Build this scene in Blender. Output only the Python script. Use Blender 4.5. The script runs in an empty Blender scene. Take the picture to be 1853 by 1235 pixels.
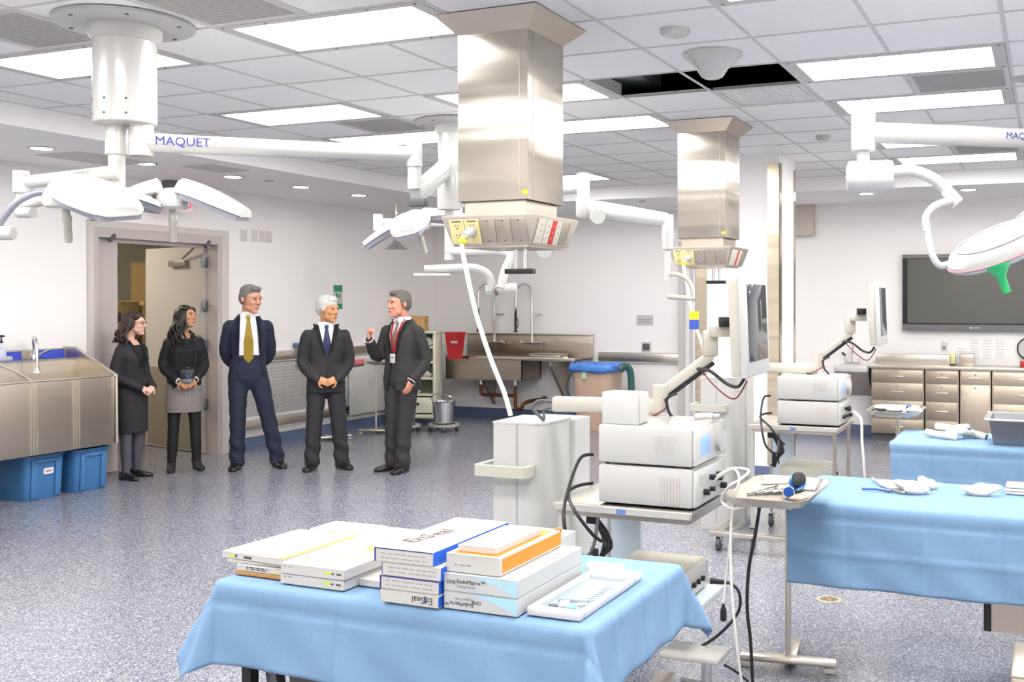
import bpy, bmesh, math, random
from mathutils import Vector, Matrix, Euler
from mathutils.bvhtree import BVHTree
random.seed(7)
S = bpy.context.scene
COL = S.collection
R = math.radians
# ------------------------------------------------------------------ camera, world, exposure
TH = 0.3914; CAMH = 1.68
cd = bpy.data.cameras.new('camera'); cam = bpy.data.objects.new('camera', cd); COL.objects.link(cam)
cam.location = (0, 0, CAMH); cam.rotation_euler = (math.pi/2, 0, TH)
cd.sensor_width = 36; cd.lens = 36*1861.6/1853
cd.shift_x = -(1130-926.5)/1853; cd.shift_y = -(617.5-544.6)/1853
cd.clip_start = 0.05; cd.clip_end = 100
S.camera = cam
w = bpy.data.worlds.new('world'); S.world = w; w.use_nodes = True
w.node_tree.nodes['Background'].inputs[0].default_value = (.8, .85, .9, 1)
w.node_tree.nodes['Background'].inputs[1].default_value = 0.15
PANEL = 13.5            # radiance of the ceiling light panels
S.view_settings.view_transform = 'Standard'; S.view_settings.look = 'None'
S.view_settings.exposure = 0.95; S.view_settings.gamma = 1; S.view_settings.use_curve_mapping = False
S.cycles.max_bounces = 8; S.cycles.diffuse_bounces = 5; S.cycles.glossy_bounces = 4
S.cycles.sample_clamp_indirect = 6; S.cycles.caustics_reflective = False; S.cycles.caustics_refractive = False

# ------------------------------------------------------------------ materials
def srgb(c):
    if isinstance(c, str):
        c = [int(c[i:i+2], 16)/255 for i in (0, 2, 4)]
    return tuple(((x/12.92) if x <= .04045 else ((x+.055)/1.055)**2.4) for x in c) + (1,)
MATS = {}
def mat(name, col, rough=.5, metal=0, var=.06, scale=8, bump=0, bscale=60, emit=None, spec=.5, trans=0, alpha=1, coat=0, stretch=None):
    if name in MATS: return MATS[name]
    m = bpy.data.materials.new(name); m.use_nodes = True; MATS[name] = m
    nt = m.node_tree; N = nt.nodes; L = nt.links; b = N['Principled BSDF']
    c = srgb(col)
    b.inputs['Roughness'].default_value = rough; b.inputs['Metallic'].default_value = metal
    b.inputs['Specular IOR Level'].default_value = spec
    b.inputs['Transmission Weight'].default_value = trans; b.inputs['Alpha'].default_value = alpha
    b.inputs['Coat Weight'].default_value = coat
    tc = N.new('ShaderNodeTexCoord'); mp = N.new('ShaderNodeMapping'); L.new(tc.outputs['Object'], mp.inputs[0])
    if stretch: mp.inputs['Scale'].default_value = stretch
    nz = N.new('ShaderNodeTexNoise'); nz.inputs['Scale'].default_value = scale; nz.inputs['Detail'].default_value = 4
    L.new(mp.outputs[0], nz.inputs['Vector'])
    mx = N.new('ShaderNodeMix'); mx.data_type = 'RGBA'
    mx.inputs['A'].default_value = tuple(x*(1-var) for x in c[:3]) + (1,)
    mx.inputs['B'].default_value = tuple(min(1, x*(1+var)) for x in c[:3]) + (1,)
    L.new(nz.outputs['Fac'], mx.inputs['Factor']); L.new(mx.outputs['Result'], b.inputs['Base Color'])
    if bump:
        n2 = N.new('ShaderNodeTexNoise'); n2.inputs['Scale'].default_value = bscale; n2.inputs['Detail'].default_value = 3
        L.new(mp.outputs[0], n2.inputs['Vector'])
        bp = N.new('ShaderNodeBump'); bp.inputs['Strength'].default_value = bump; bp.inputs['Distance'].default_value = .01
        L.new(n2.outputs['Fac'], bp.inputs['Height']); L.new(bp.outputs[0], b.inputs['Normal'])
    if emit:
        b.inputs['Emission Color'].default_value = c; b.inputs['Emission Strength'].default_value = emit
    return m
def steel(name, col='c9c5bd', rough=.3, wav=.02, stretch=(1, 1, 9), wscale=(1.2, 1.2, 9), aniso=None):
    if name in MATS: return MATS[name]
    m = bpy.data.materials.new(name); m.use_nodes = True; MATS[name] = m
    nt = m.node_tree; N = nt.nodes; L = nt.links; b = N['Principled BSDF']
    b.inputs['Base Color'].default_value = srgb(col); b.inputs['Metallic'].default_value = 1
    tc = N.new('ShaderNodeTexCoord'); mp = N.new('ShaderNodeMapping'); mp.inputs['Scale'].default_value = stretch
    L.new(tc.outputs['Object'], mp.inputs[0])
    nz = N.new('ShaderNodeTexNoise'); nz.inputs['Scale'].default_value = 7; nz.inputs['Detail'].default_value = 5
    L.new(mp.outputs[0], nz.inputs['Vector'])
    mr = N.new('ShaderNodeMapRange'); mr.inputs['To Min'].default_value = rough*.92; mr.inputs['To Max'].default_value = rough*1.1
    L.new(nz.outputs['Fac'], mr.inputs['Value']); L.new(mr.outputs[0], b.inputs['Roughness'])
    if aniso is not None:
        b.inputs['Anisotropic'].default_value = .97; b.inputs['Anisotropic Rotation'].default_value = aniso
        ge = N.new('ShaderNodeNewGeometry'); vm = N.new('ShaderNodeVectorMath'); vm.operation = 'CROSS_PRODUCT'; vm.inputs[1].default_value = (0, 0, 1); L.new(ge.outputs['True Normal'], vm.inputs[0]); L.new(vm.outputs[0], b.inputs['Tangent'])
    mp2 = N.new('ShaderNodeMapping'); mp2.inputs['Scale'].default_value = wscale; L.new(tc.outputs['Object'], mp2.inputs[0])
    n2 = N.new('ShaderNodeTexNoise'); n2.inputs['Scale'].default_value = 1; n2.inputs['Detail'].default_value = 1
    L.new(mp2.outputs[0], n2.inputs['Vector'])
    bp = N.new('ShaderNodeBump'); bp.inputs['Strength'].default_value = 1; bp.inputs['Distance'].default_value = wav
    L.new(n2.outputs['Fac'], bp.inputs['Height']); L.new(bp.outputs[0], b.inputs['Normal'])
    return m
def floor_mat():
    m = bpy.data.materials.new('speckled_vinyl'); m.use_nodes = True
    nt = m.node_tree; N = nt.nodes; L = nt.links; b = N['Principled BSDF']
    tc = N.new('ShaderNodeTexCoord')
    vo = N.new('ShaderNodeTexVoronoi'); vo.inputs['Scale'].default_value = 160; L.new(tc.outputs['Object'], vo.inputs['Vector'])
    sp = N.new('ShaderNodeSeparateColor'); L.new(vo.outputs['Color'], sp.inputs[0])
    cr = N.new('ShaderNodeValToRGB'); cr.color_ramp.interpolation = 'CONSTANT'
    e = cr.color_ramp.elements
    cols = ['686b7c', '80828d', '94959d', '767b8f', 'acabad', '8b8c95', '565b73', 'c0bfbe', '85858d', '6d7289']
    e[0].position = 0; e[0].color = srgb(cols[0]); e[1].position = .1; e[1].color = srgb(cols[1])
    for k in range(2, 10):
        x = e.new(k/10); x.color = srgb(cols[k])
    L.new(sp.outputs[0], cr.inputs[0])
    n2 = N.new('ShaderNodeTexNoise'); n2.inputs['Scale'].default_value = .9; n2.inputs['Detail'].default_value = 3
    L.new(tc.outputs['Object'], n2.inputs['Vector'])
    mx = N.new('ShaderNodeMix'); mx.data_type = 'RGBA'; mx.blend_type = 'MULTIPLY'; mx.inputs['Factor'].default_value = .25
    L.new(cr.outputs[0], mx.inputs['A']); L.new(n2.outputs['Fac'], mx.inputs['B'])
    L.new(mx.outputs['Result'], b.inputs['Base Color'])
    b.inputs['Roughness'].default_value = .2; b.inputs['Specular IOR Level'].default_value = .5
    bp = N.new('ShaderNodeBump'); bp.inputs['Strength'].default_value = .04; bp.inputs['Distance'].default_value = .002
    L.new(vo.outputs['Distance'], bp.inputs['Height']); L.new(bp.outputs[0], b.inputs['Normal'])
    return m
WALL = mat('wall_paint', 'f4f1ef', .6, var=.012, scale=2)
SOFF = mat('soffit_paint', 'f6f4f3', .7, var=.012)
TILE = mat('ceiling_tile_fibre', 'f6f4f2', .9, var=.03, scale=40, bump=.05, bscale=200)
GRID = mat('grid_bar_paint', 'd2d0ce', .6)
WHITE = mat('white_enamel', 'c8c7c4', .2, var=.015, coat=.3)
WHITE2 = mat('white_plastic', 'bfbebb', .45, var=.015)
CREAM = mat('cream_plastic', 'bebaaf', .4, var=.02)
GREYP = mat('light_grey_plastic', 'b9b8b4', .45, var=.02)
DGREY = mat('dark_grey_plastic', '55565a', .5)
BLACK = mat('black_rubber', '141416', .45)
CHROME = mat('chrome', 'dcdcdc', .12, 1, var=.02)
STEEL = steel('brushed_steel', 'd3cdc1', .3, .0008, wscale=(1.2, 1.2, 3))
STEELC = steel('column_steel', 'cdc6ba', .26, .006, wscale=(.25, .25, 7), aniso=.0)
STEELD = steel('sheet_steel', 'c2b8ab', .36, .004)
BEIGE = mat('door_beige_paint', 'bdb4b0', .5, var=.02)
PLATE = mat('door_armour_plate', '93887c', .5, .2, var=.03)
CASE = mat('door_casing_paint', 'cfc8c3', .5, var=.02)
BLUEC = mat('drape_blue', '7797b8', .85, var=.05, scale=30, bump=.12, bscale=120)
CABLE = mat('black_cable', '17171a', .4)
WCABLE = mat('white_cable', 'e9e6df', .45)
YELL = mat('ivory_outlet', 'ddd29a', .45, var=.03)
RED = mat('red_plastic', 'c02a2c', .4)
EMIT = mat('light_diffuser', 'fffdf9', .5, emit=PANEL, var=0)
DOWN = mat('downlight_diffuser', 'fffcf7', .5, emit=38, var=0)

# ------------------------------------------------------------------ mesh builder
def V(*a): return Vector(a)
def smooth_path(pts, n=6, closed=False):
    P = [Vector(p) for p in pts]
    if len(P) < 3: return P
    out = []
    for i in range(len(P)-1):
        p0 = P[max(i-1, 0)]; p1 = P[i]; p2 = P[i+1]; p3 = P[min(i+2, len(P)-1)]
        for k in range(n):
            t = k/n
            out.append(.5*((2*p1)+(p2-p0)*t+(2*p0-5*p1+4*p2-p3)*t*t+(3*p1-p0-3*p2+p3)*t**3))
    out.append(P[-1]); return out
class MB:
    def __init__(s): s.bm = bmesh.new()
    def box(s, c, d, bev=0, rz=0, seg=2, rot=None):
        M = Matrix.Translation(Vector(c)) @ (rot if rot is not None else Matrix.Rotation(rz, 4, 'Z')) @ Matrix.Diagonal((d[0], d[1], d[2], 1))
        r = bmesh.ops.create_cube(s.bm, size=1, matrix=M)
        if bev:
            es = list({e for v in r['verts'] for e in v.link_edges})
            bmesh.ops.bevel(s.bm, geom=es, offset=min(bev, .49*min(d)), segments=seg, affect='EDGES', profile=.5)
        return s
    def b2(s, x0, x1, y0, y1, z0, z1, bev=0, seg=2):
        return s.box(((x0+x1)/2, (y0+y1)/2, (z0+z1)/2), (abs(x1-x0), abs(y1-y0), abs(z1-z0)), bev, 0, seg)
    def ring(s, c, ax, r, n, ref=None, r2=None, ph=0):
        ax = Vector(ax).normalized()
        if ref is None: ref = V(0, 0, 1) if abs(ax.z) < .9 else V(1, 0, 0)
        a = ax.cross(ref).normalized(); b = ax.cross(a).normalized(); r2 = r if r2 is None else r2
        return [s.bm.verts.new(Vector(c)+a*(r*math.cos(ph+2*math.pi*k/n))+b*(r2*math.sin(ph+2*math.pi*k/n))) for k in range(n)]
    def skin(s, rings, caps=True):
        n = len(rings[0])
        for A, B in zip(rings, rings[1:]):
            for k in range(n):
                try: s.bm.faces.new((A[k], A[(k+1) % n], B[(k+1) % n], B[k]))
                except ValueError: pass
        if caps:
            s.bm.faces.new(rings[0][::-1]); s.bm.faces.new(rings[-1])
    def cyl(s, p0, p1, r, r2=None, n=16, caps=True):
        p0 = Vector(p0); p1 = Vector(p1); ax = p1-p0
        s.skin([s.ring(p0, ax, r, n), s.ring(p1, ax, r if r2 is None else r2, n)], caps); return s
    def tube(s, pts, r, n=8, sm=0, caps=True):
        P = smooth_path(pts, sm) if sm else [Vector(p) for p in pts]
        ref = None; rings = []
        for i, p in enumerate(P):
            t = (P[min(i+1, len(P)-1)]-P[max(i-1, 0)]).normalized()
            if ref is None: ref = V(0, 0, 1) if abs(t.z) < .9 else V(1, 0, 0)
            a = t.cross(ref).normalized(); b = t.cross(a).normalized(); ref = -b if False else a.cross(t).normalized()
            rr = r(i/(len(P)-1)) if callable(r) else r
            rings.append([s.bm.verts.new(p+a*(rr*math.cos(2*math.pi*k/n))+b*(rr*math.sin(2*math.pi*k/n))) for k in range(n)])
        s.skin(rings, caps); return s
    def lathe(s, prof, c=(0, 0, 0), n=24, ax=(0, 0, 1), caps=True):
        c = Vector(c); ax = Vector(ax).normalized()
        s.skin([s.ring(c+ax*z, ax, max(r, 1e-4), n) for r, z in prof], caps); return s
    def prism(s, poly, z0, z1, M=None):
        a = [s.bm.verts.new((p[0], p[1], z0)) for p in poly]; b = [s.bm.verts.new((p[0], p[1], z1)) for p in poly]
        if M is not None:
            for v in a+b: v.co = M @ v.co
        n = len(poly)
        s.bm.faces.new(a[::-1]); s.bm.faces.new(b)
        for k in range(n): s.bm.faces.new((a[k], a[(k+1) % n], b[(k+1) % n], b[k]))
        return s
    def loft(s, secs, n=20, caps=True, ex=2.0):
        """secs: (x,y,z,rx,ry) ellipse sections stacked along z; ex>2 squarer"""
        rings = []
        for x, y, z, rx, ry in secs:
            rg = []
            for k in range(n):
                t = 2*math.pi*k/n; c = math.cos(t); d = math.sin(t)
                rg.append(s.bm.verts.new((x+rx*math.copysign(abs(c)**(2/ex), c), y+ry*math.copysign(abs(d)**(2/ex), d), z)))
            rings.append(rg)
        s.skin(rings, caps); return s
    def ell(s, c, r, n=16, rot=None):
        M = Matrix.Translation(Vector(c)) @ (rot if rot is not None else Matrix.Identity(4)) @ Matrix.Diagonal((r[0], r[1], r[2], 1))
        bmesh.ops.create_uvsphere(s.bm, u_segments=n, v_segments=max(6, n*2//3), radius=1, matrix=M); return s
    def quad(s, *p):
        s.bm.faces.new([s.bm.verts.new(Vector(x)) for x in p]); return s
    def grid(s, fn, nu, nv):
        G = [[s.bm.verts.new(Vector(fn(i/nu, j/nv))) for j in range(nv+1)] for i in range(nu+1)]
        for i in range(nu):
            for j in range(nv): s.bm.faces.new((G[i][j], G[i+1][j], G[i+1][j+1], G[i][j+1]))
        return s
    def xf(s, M):
        bmesh.ops.transform(s.bm, matrix=M, verts=s.bm.verts[:]); return s
    def mesh(s, name, m=None, ang=38):
        bmesh.ops.recalc_face_normals(s.bm, faces=s.bm.faces[:])
        me = bpy.data.meshes.new(name); s.bm.to_mesh(me); s.bm.free()
        me.polygons.foreach_set('use_smooth', [True]*len(me.polygons)); me.set_sharp_from_angle(angle=R(ang))
        if m: me.materials.append(m)
        return me
    def build(s, name, m, parent=None, ang=38):
        return link(name, s.mesh(name, m, ang), parent)
def link(name, me, parent=None):
    o = bpy.data.objects.new(name, me); COL.objects.link(o)
    if parent is not None: o.parent = parent
    return o
def tag(o, label=None, cat=None, group=None, kind=None):
    if label: o['label'] = label
    if cat: o['category'] = cat
    if group: o['group'] = group
    if kind: o['kind'] = kind
    return o
def thing(name, label, cat, loc=(0, 0, 0), rz=0, group=None):
    o = bpy.data.objects.new(name, None); COL.objects.link(o); o.empty_display_size = .1
    o.location = loc; o.rotation_euler = (0, 0, rz); return tag(o, label, cat, group)
def struct(o): o['kind'] = 'structure'; return o
def copy_tree(o, parent=None):
    c = o.copy(); COL.objects.link(c); c.parent = parent
    for ch in [x for x in bpy.data.objects if x.parent == o]: copy_tree(ch, c)
    return c
def text_mesh(body, size, ext=.0008, align='LEFT'):
    cu = bpy.data.curves.new('t', 'FONT'); cu.body = body; cu.size = size; cu.extrude = ext; cu.align_x = align; cu.align_y = 'CENTER'
    cu.resolution_u = 2
    o = bpy.data.objects.new('t', cu); COL.objects.link(o); bpy.context.view_layer.update()
    me = bpy.data.meshes.new_from_object(o.evaluated_get(bpy.context.evaluated_depsgraph_get()))
    bpy.data.objects.remove(o); bpy.data.curves.remove(cu); return me
def text(body, size, m, parent, M, name='lettering', ext=.0008, align='LEFT'):
    me = text_mesh(body, size, ext, align); me.transform(M); me.materials.clear(); me.materials.append(m)
    return link(name, me, parent)
def face_mat(o, right, up):
    """matrix: text x -> right, y -> up, z -> outward"""
    r = Vector(right).normalized(); u = Vector(up).normalized(); n = r.cross(u)
    M = Matrix.Identity(4)
    for i, a in enumerate((r, u, n)): M[0][i], M[1][i], M[2][i] = a
    M.translation = Vector(o); return M
cT, sT = math.cos(TH), math.sin(TH)
def at(x, y, Z):
    """world point seen at photo pixel (x, y) at depth Z from the camera"""
    X = (x-1130)*Z/1861.6
    return Vector((X*cT-Z*sT, X*sT+Z*cT, CAMH-(y-544.6)*Z/1861.6))
def onz(x, y, z):
    return at(x, y, 1861.6*(CAMH-z)/(y-544.6))
def view_px(p):
    X = p[0]*cT+p[1]*sT; Z = -p[0]*sT+p[1]*cT
    if Z < .3: return None
    return 1130+1861.6*X/Z, 544.6+1861.6*(CAMH-p[2])/Z
# ================================================================== the room
UL, UR, VF, VB = -8.4, 3.6, -2.6, 12.95
ZC, ZS = 3.048, 2.89; T = .6096; U0, V0 = -2.035, 4.570
gu = lambda i: U0+T*i
gv = lambda j: V0+T*j
US, VS = -6.607, gv(11)                    # edges of the dropped perimeter soffit
D0, D1, DZ = 7.10, 8.74, 2.39              # doorway in the left wall
FLOOR = floor_mat()
fl = struct(MB().b2(-13, UR+.2, VF-.2, VB+.2, -.1, 0).build('floor', FLOOR))
wl = MB(); wl.b2(UL-.16, UL, VF-.2, D0, 0, 3.8); wl.b2(UL-.16, UL, D1, VB+.2, 0, 3.8); wl.b2(UL-.16, UL, D0, D1, DZ, 3.8)
wall_left = struct(wl.build('wall_left', WALL))
wall_back = struct(MB().b2(UL, UR, VB, VB+.2, 0, 3.8).build('wall_back', WALL))
wall_right = struct(MB().b2(UR, UR+.2, VF, VB+.2, 0, 3.8).build('wall_right', WALL))
wall_front = struct(MB().b2(UL, UR, VF-.2, VF, 0, 3.8).build('wall_front', WALL))
BASE = mat('blue_cove_base', '5d6a8a', .4, var=.1, scale=60)
struct(MB().b2(UL, UL+.012, D1+.1, VB, 0, .13).build('baseboard_left', BASE))
struct(MB().b2(UL+.012, UR, VB-.012, VB, 0, .14).build('baseboard_back', BASE))
# ceiling: dark deck, grid, tiles, soffit
DECK = mat('plenum_dark', '202023', .9)
ceil = struct(MB().b2(UL, UR, VF, VB, 3.75, 3.8).build('ceiling', DECK))
sf = MB(); sf.b2(UL, US, VF, VB, ZS, 3.74); sf.b2(US, UR, VS, VB, ZS, 3.74)
sf.build('soffit', SOFF, ceil)
gb = MB()
LIGHTS = [(-3, -1), (-6, -1), (-6, 2), (-3, 2), (-6, 4), (-3, 4), (1, 2), (1, 4), (1, 7), (1, 9), (-6, 9),
          (1, -1), (-3, -4), (-6, -4), (1, -4), (-3, -7), (1, -7), (-6, -7), (5, -7), (5, -4), (5, -1), (5, 2), (5, 4), (5, 7), (5, 9), (1, -10), (-3, -10), (-6, -10)]
for i in range(-7, 10):
    y = VF
    for j in sorted(j for (a_, j) in LIGHTS if a_ == i-1): gb.b2(gu(i)-.01, gu(i)+.01, y, gv(j), ZC-.004, ZC); y = gv(j+1)
    gb.b2(gu(i)-.01, gu(i)+.01, y, VS, ZC-.004, ZC)
for j in range(-11, 12): gb.b2(US, UR, gv(j)-.008, gv(j)+.008, ZC-.0045, ZC-.0005)
gb.b2(US, US+.02, VF, VS, ZC-.004, ZC)
gb.build('ceiling_grid', GRID, ceil)
VENTS = [(-5, -2), (-3, -2), (-5, 3), (2, 3), (0, 3), (2, 8)]
HOLES = [(-1, 2), (0, 2)]
skip = set(VENTS) | set(HOLES)
for i, j in LIGHTS: skip |= {(i, j), (i+1, j)}
tile_me = MB().b2(-.303, .303, -.303, .303, 0, .018).mesh('ceiling_tile', TILE)
half_me = MB().b2(-.14, .14, -.303, .303, 0, .018).mesh('ceiling_tile', TILE)
rest = MB()
for i in range(-8, 9):
    for j in range(-12, 11):
        if (i, j) in skip: continue
        half = i == -8
        c = (gu(i)+T/2, gv(j)+T/2, ZC) if not half else (gu(-7)-.15, gv(j)+T/2, ZC)
        if j == -12 or i == 8: pass
        p = view_px(c)
        if p and -160 < p[0] < 2010 and -110 < p[1] < 700:
            o = link('ceiling_tile', half_me if half else tile_me, ceil); o.location = c
        elif not half: rest.b2(c[0]-.303, c[0]+.303, c[1]-.303, c[1]+.303, ZC, ZC+.018)
        else: rest.b2(c[0]-.14, c[0]+.14, c[1]-.303, c[1]+.303, ZC, ZC+.018)
tag(rest.build('ceiling_tile_field', TILE, ceil), kind='stuff')
# soffit access panel
pm = MB(); pm.b2(-7.75, -7.25, 6.0, 6.75, ZS-.006, ZS); pm.build('access_panel', mat('panel_paint', 'cfcac6', .6), ceil)
pm = MB(); pm.b2(-7.2, -6.85, 7.0, 7.5, ZS-.006, ZS); pm.build('access_panel', MATS['panel_paint'], ceil)
# things above the open tiles: duct, pipes, cable tray
DUCT = mat('duct_sheet', 'aab2b6', .5, .7)
ip = MB(); ip.b2(gu(-1)-.3, gu(-1)+.16, gv(2)-.4, gv(3)+.3, 3.16, 3.45); ip.build('air_duct', DUCT, ceil)
ip = MB()
for k in range(3): ip.cyl((gu(-1)-.2, gv(2)+.2+.15*k, 3.14+.06*k), (gu(1)+.4, gv(2)+.28+.15*k, 3.13+.06*k), .018+.006*k, n=10)
ip.build('conduit', mat('conduit_zinc', '9aa0a2', .4, .8), ceil)
ip = MB(); ip.tube([(gu(0)+.08, gv(2)+.12, 3.2), (gu(0)+.25, gv(2)+.1, 3.15), (gu(0)+.4, gv(2)+.14, 3.17), (gu(1)+.1, gv(2)+.05, 3.14)], .02, sm=5); ip.tube([(gu(0)+.2, gv(2)+.06, 3.22), (gu(0)+.45, gv(2)+.1, 3.13), (gu(1), gv(2)+.1, 3.2)], .014, sm=5)
ip.build('flexible_conduit', mat('foil_wrap', 'bdbab2', .35, .8), ceil)
LFR = mat('light_frame_paint', 'c9c5c2', .5)
def make_light():
    t = thing('ceiling_light', 'bright recessed rectangular ceiling light panel two tiles long', 'ceiling light', group='light panels recessed in the tiled ceiling')
    f = MB(); a, b, m = 2*T/2-.012, T/2-.012, .05
    f.b2(-a, a, -b, -b+m, -.006, .03); f.b2(-a, a, b-m, b, -.006, .03); f.b2(-a, -a+m+.02, -b+m, b-m, -.006, .03); f.b2(a-m-.02, a, -b+m, b-m, -.006, .03)
    f.b2(-a, a, -b, b, .03, .09); f.build('frame', LFR, t)
    sc = MB()
    for x in (-a+.03, -.3, .3, a-.03):
        for y in (-b+.02, b-.02): sc.cyl((x, y, -.008), (x, y, -.006), .007, n=8)
    tag(sc.build('frame_screws', DGREY, t), kind='stuff')
    MB().b2(-a+m+.02, a-m-.02, -b+m, b-m, .004, .02).build('diffuser', EMIT, t); return t
proto = make_light()
LLAB = {(-3, -1): 'large light panel between the nearest lamp column and the nearer steel column', (-6, -1): 'light panel partly hidden behind the nearest white lamp column', (-6, 2): 'light panel above the lettered lamp arm in front of the perforated vent', (-3, 2): 'light panel behind the nearer steel column, touching the open ceiling tiles',
        (-6, 4): 'light panel behind the perforated vent next to the far lamp column', (-3, 4): 'light panel between the two steel service columns', (1, 2): 'light panel touching both the open ceiling tiles and the perforated vent', (1, 4): 'light panel just above the white arm joint with motor housing', (1, 7): 'light panel half hidden behind the white lamp arm', (1, 9): 'light panel nearest the ceiling edge above the wall screen', (-6, 9): 'light panel nearest the ceiling edge above the trough sink'}
for k, (i, j) in enumerate(LIGHTS):
    o = proto if k == 0 else copy_tree(proto); o.location = (gu(i)+T, gv(j)+T/2, ZC)
    if (i, j) in LLAB: o['label'] = LLAB[(i, j)]
    else: o['label'] = 'recessed light panel in the front part of the room behind the draped tables'
VENTM = mat('vent_paint', 'b9b7b3', .6)
def make_vent(kind):
    t = thing('ceiling_vent', '', 'air vent'); a = T/2-.012
    f = MB(); m = .03
    f.b2(-a, a, -a, -a+m, -.005, .02); f.b2(-a, a, a-m, a, -.005, .02); f.b2(-a, -a+m, -a+m, a-m, -.005, .02); f.b2(a-m, a, -a+m, a-m, -.005, .02)
    f.build('frame', GRID, t)
    s = MB()
    if kind == 'grille':
        for k in range(26): x = -a+m+.012+k*.0205; s.b2(x-.005, x+.005, -a+m, a-m, -.002, .016)
        s.b2(-a+m, a-m, -.004, .004, 0, .012)
        tag(s.build('vent_slat', TILE, t), kind='stuff'); MB().b2(-a+m, a-m, -a+m, a-m, .025, .03).build('backing', DGREY, t)
    else:
        s.b2(-a+m, a-m, -a+m, a-m, 0, .01); s.build('perforated_face', VENTM, t)
        d = MB()
        for k in range(20):
            y = -a+m+.014+k*.0265
            d.b2(-a+m+.01, a-m-.01, y-.003, y+.003, -.001, .0005)
        tag(d.build('perforation', mat('vent_slot', '9b9995', .7), t), kind='stuff')
    return t
vp = make_vent('perf'); first = True
vl = {(-5, -2): 'perforated ceiling vent beside the ceiling plate of the nearest white lamp column', (-3, -2): 'perforated ceiling vent at the edge of the large light panel before the steel column', (-5, 3): 'perforated ceiling vent between two light panels near the far lamp column', (2, 3): 'perforated ceiling vent between the two right-hand light panels', (2, 8): 'perforated ceiling vent between the two farthest light panels'}
for (i, j), lab in vl.items():
    o = vp if first else copy_tree(vp); first = False; o.location = (gu(i)+T/2, gv(j)+T/2, ZC); tag(o, lab, 'air vent', 'perforated ceiling vents')
vg = make_vent('grille'); vg.location = (gu(0)+T/2, gv(3)+T/2, ZC); tag(vg, 'slatted ceiling vent next to the missing ceiling tiles', 'air vent')
# downlights in the soffit
def make_down():
    t = thing('downlight', 'round recessed downlight in the lowered ceiling edge along the door wall', 'downlight', group='round downlights along the door wall')
    MB().lathe([(.095, .0), (.1, -.006), (.08, -.008), (.078, .0)], n=28).build('trim_ring', WHITE, t)
    MB().lathe([(.079, -.003), (.079, -.0055)], n=28).build('lens', DOWN, t); return t
dn = make_down()
for k, (x, y) in enumerate([(-7.36, 5.76), (-7.34, 6.75), (-7.34, 7.8), (-7.33, 8.77), (-7.3, 9.72), (-7.36, 4.7), (-7.36, 3.7), (-7.36, 2.6), (-7.36, 1.5), (-6.2, 11.76), (-5.1, 11.77), (-4.05, 11.76), (-3.0, 11.75), (-1.9, 11.74), (-.81, 11.75), (.26, 11.75), (1.33, 11.75), (2.4, 11.75)]):
    o = dn if k == 0 else copy_tree(dn); o.location = (x, y, ZS)
    if x > -7: tag(o, 'round recessed downlight in the lowered ceiling edge along the back wall', None, 'round downlights along the back wall')
# ceiling fittings
MB().lathe([(.075, 0), (.075, -.02), (.06, -.035), (.055, -.035)], (-1.74, 4.88, ZC)).build('smoke_detector', WHITE)
tag(bpy.data.objects['smoke_detector'], 'small round white smoke detector on the tile before the white ceiling dome', 'smoke detector')
o = MB().lathe([(.165, 0), (.168, -.012), (.15, -.028), (.09, -.085), (.06, -.13), (.04, -.14)], (-1.72, 5.44, ZC), 32).build('ceiling_dome', WHITE)
tag(o, 'white funnel shaped ceiling dome next to the open ceiling tiles', 'ceiling dome')
o = MB().lathe([(.06, 0), (.06, -.02), (.045, -.04)], (-1.73, 8.5, ZC)).build('smoke_detector', WHITE2); tag(o, 'small grey smoke detector far back near the white pier', 'smoke detector')
o = MB().lathe([(.1, 0), (.1, -.006), (.08, -.012)], (-.12, 6.78, ZC)).build('ceiling_speaker', VENTM); tag(o, 'round grey ceiling speaker beside the perforated vent', 'speaker')
for k, (x, y) in enumerate([(488, 327), (1163, 364)]):
    p = onz(x, y, ZS); o = MB().lathe([(.05, 0), (.045, -.008)], p, 20).build('sprinkler_cap', GREYP)
    tag(o, ('flush round sprinkler cap between downlights on the left ceiling edge', 'flush round sprinkler cap in the rear lowered ceiling edge')[k], 'sprinkler')
# ------------------------------------------------------------------ doorway
door = struct(thing('door_1', None, None)); door['label'] = 'beige unequal double door standing open with armour plate'
f = MB(); w_ = .06
f.b2(UL-.18, UL+.02, D0, D0+w_, 0, DZ); f.b2(UL-.18, UL+.02, D1-w_, D1, 0, DZ); f.b2(UL-.18, UL+.02, D0+w_, D1-w_, DZ-.1, DZ)
f.b2(UL-.11, UL-.06, D0+w_, D1-w_, DZ-.14, DZ-.1)
f.build('door_frame', BEIGE, door)
c = MB(); c.b2(UL, UL+.025, D0-.06, D0+.005, 0, DZ+.06); c.b2(UL, UL+.025, D1-.005, D1+.1, 0, DZ+.06); c.b2(UL, UL+.025, D0+.005, D1-.005, DZ-.005, DZ+.06)
c.build('door_casing', CASE, door)
l = MB().b2(UL-.1, UL-.055, D0+w_, 7.44, .01, DZ-.1).build('inactive_leaf', BEIGE, door)
MB().b2(UL-.104, UL-.05, 7.4405, 7.445, 1.95, 2.12).build('flush_bolt', BLACK, l)
MB().b2(UL-.055, UL-.05, D0+.1, D0+.14, .75, 1.35).build('push_plate', MATS['door_casing_paint'], l)
leaf = bpy.data.objects.new('door_leaf', None); COL.objects.link(leaf); leaf.parent = door
leaf.location = (UL-.14, D1-.07, 0); leaf.rotation_euler = (0, 0, R(167))      # local +x runs from the hinge to the free edge
b = MB().b2(0.01, 1.17, -.022, .022, .012, DZ-.11).build('leaf_panel', BEIGE, leaf)
MB().b2(.05, 1.13, .0215, .026, .03, .92).build('armour_plate', PLATE, leaf)
MB().b2(.05, .45, .0216, .03, .92, 1.3).build('armour_plate', PLATE, leaf)
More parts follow.
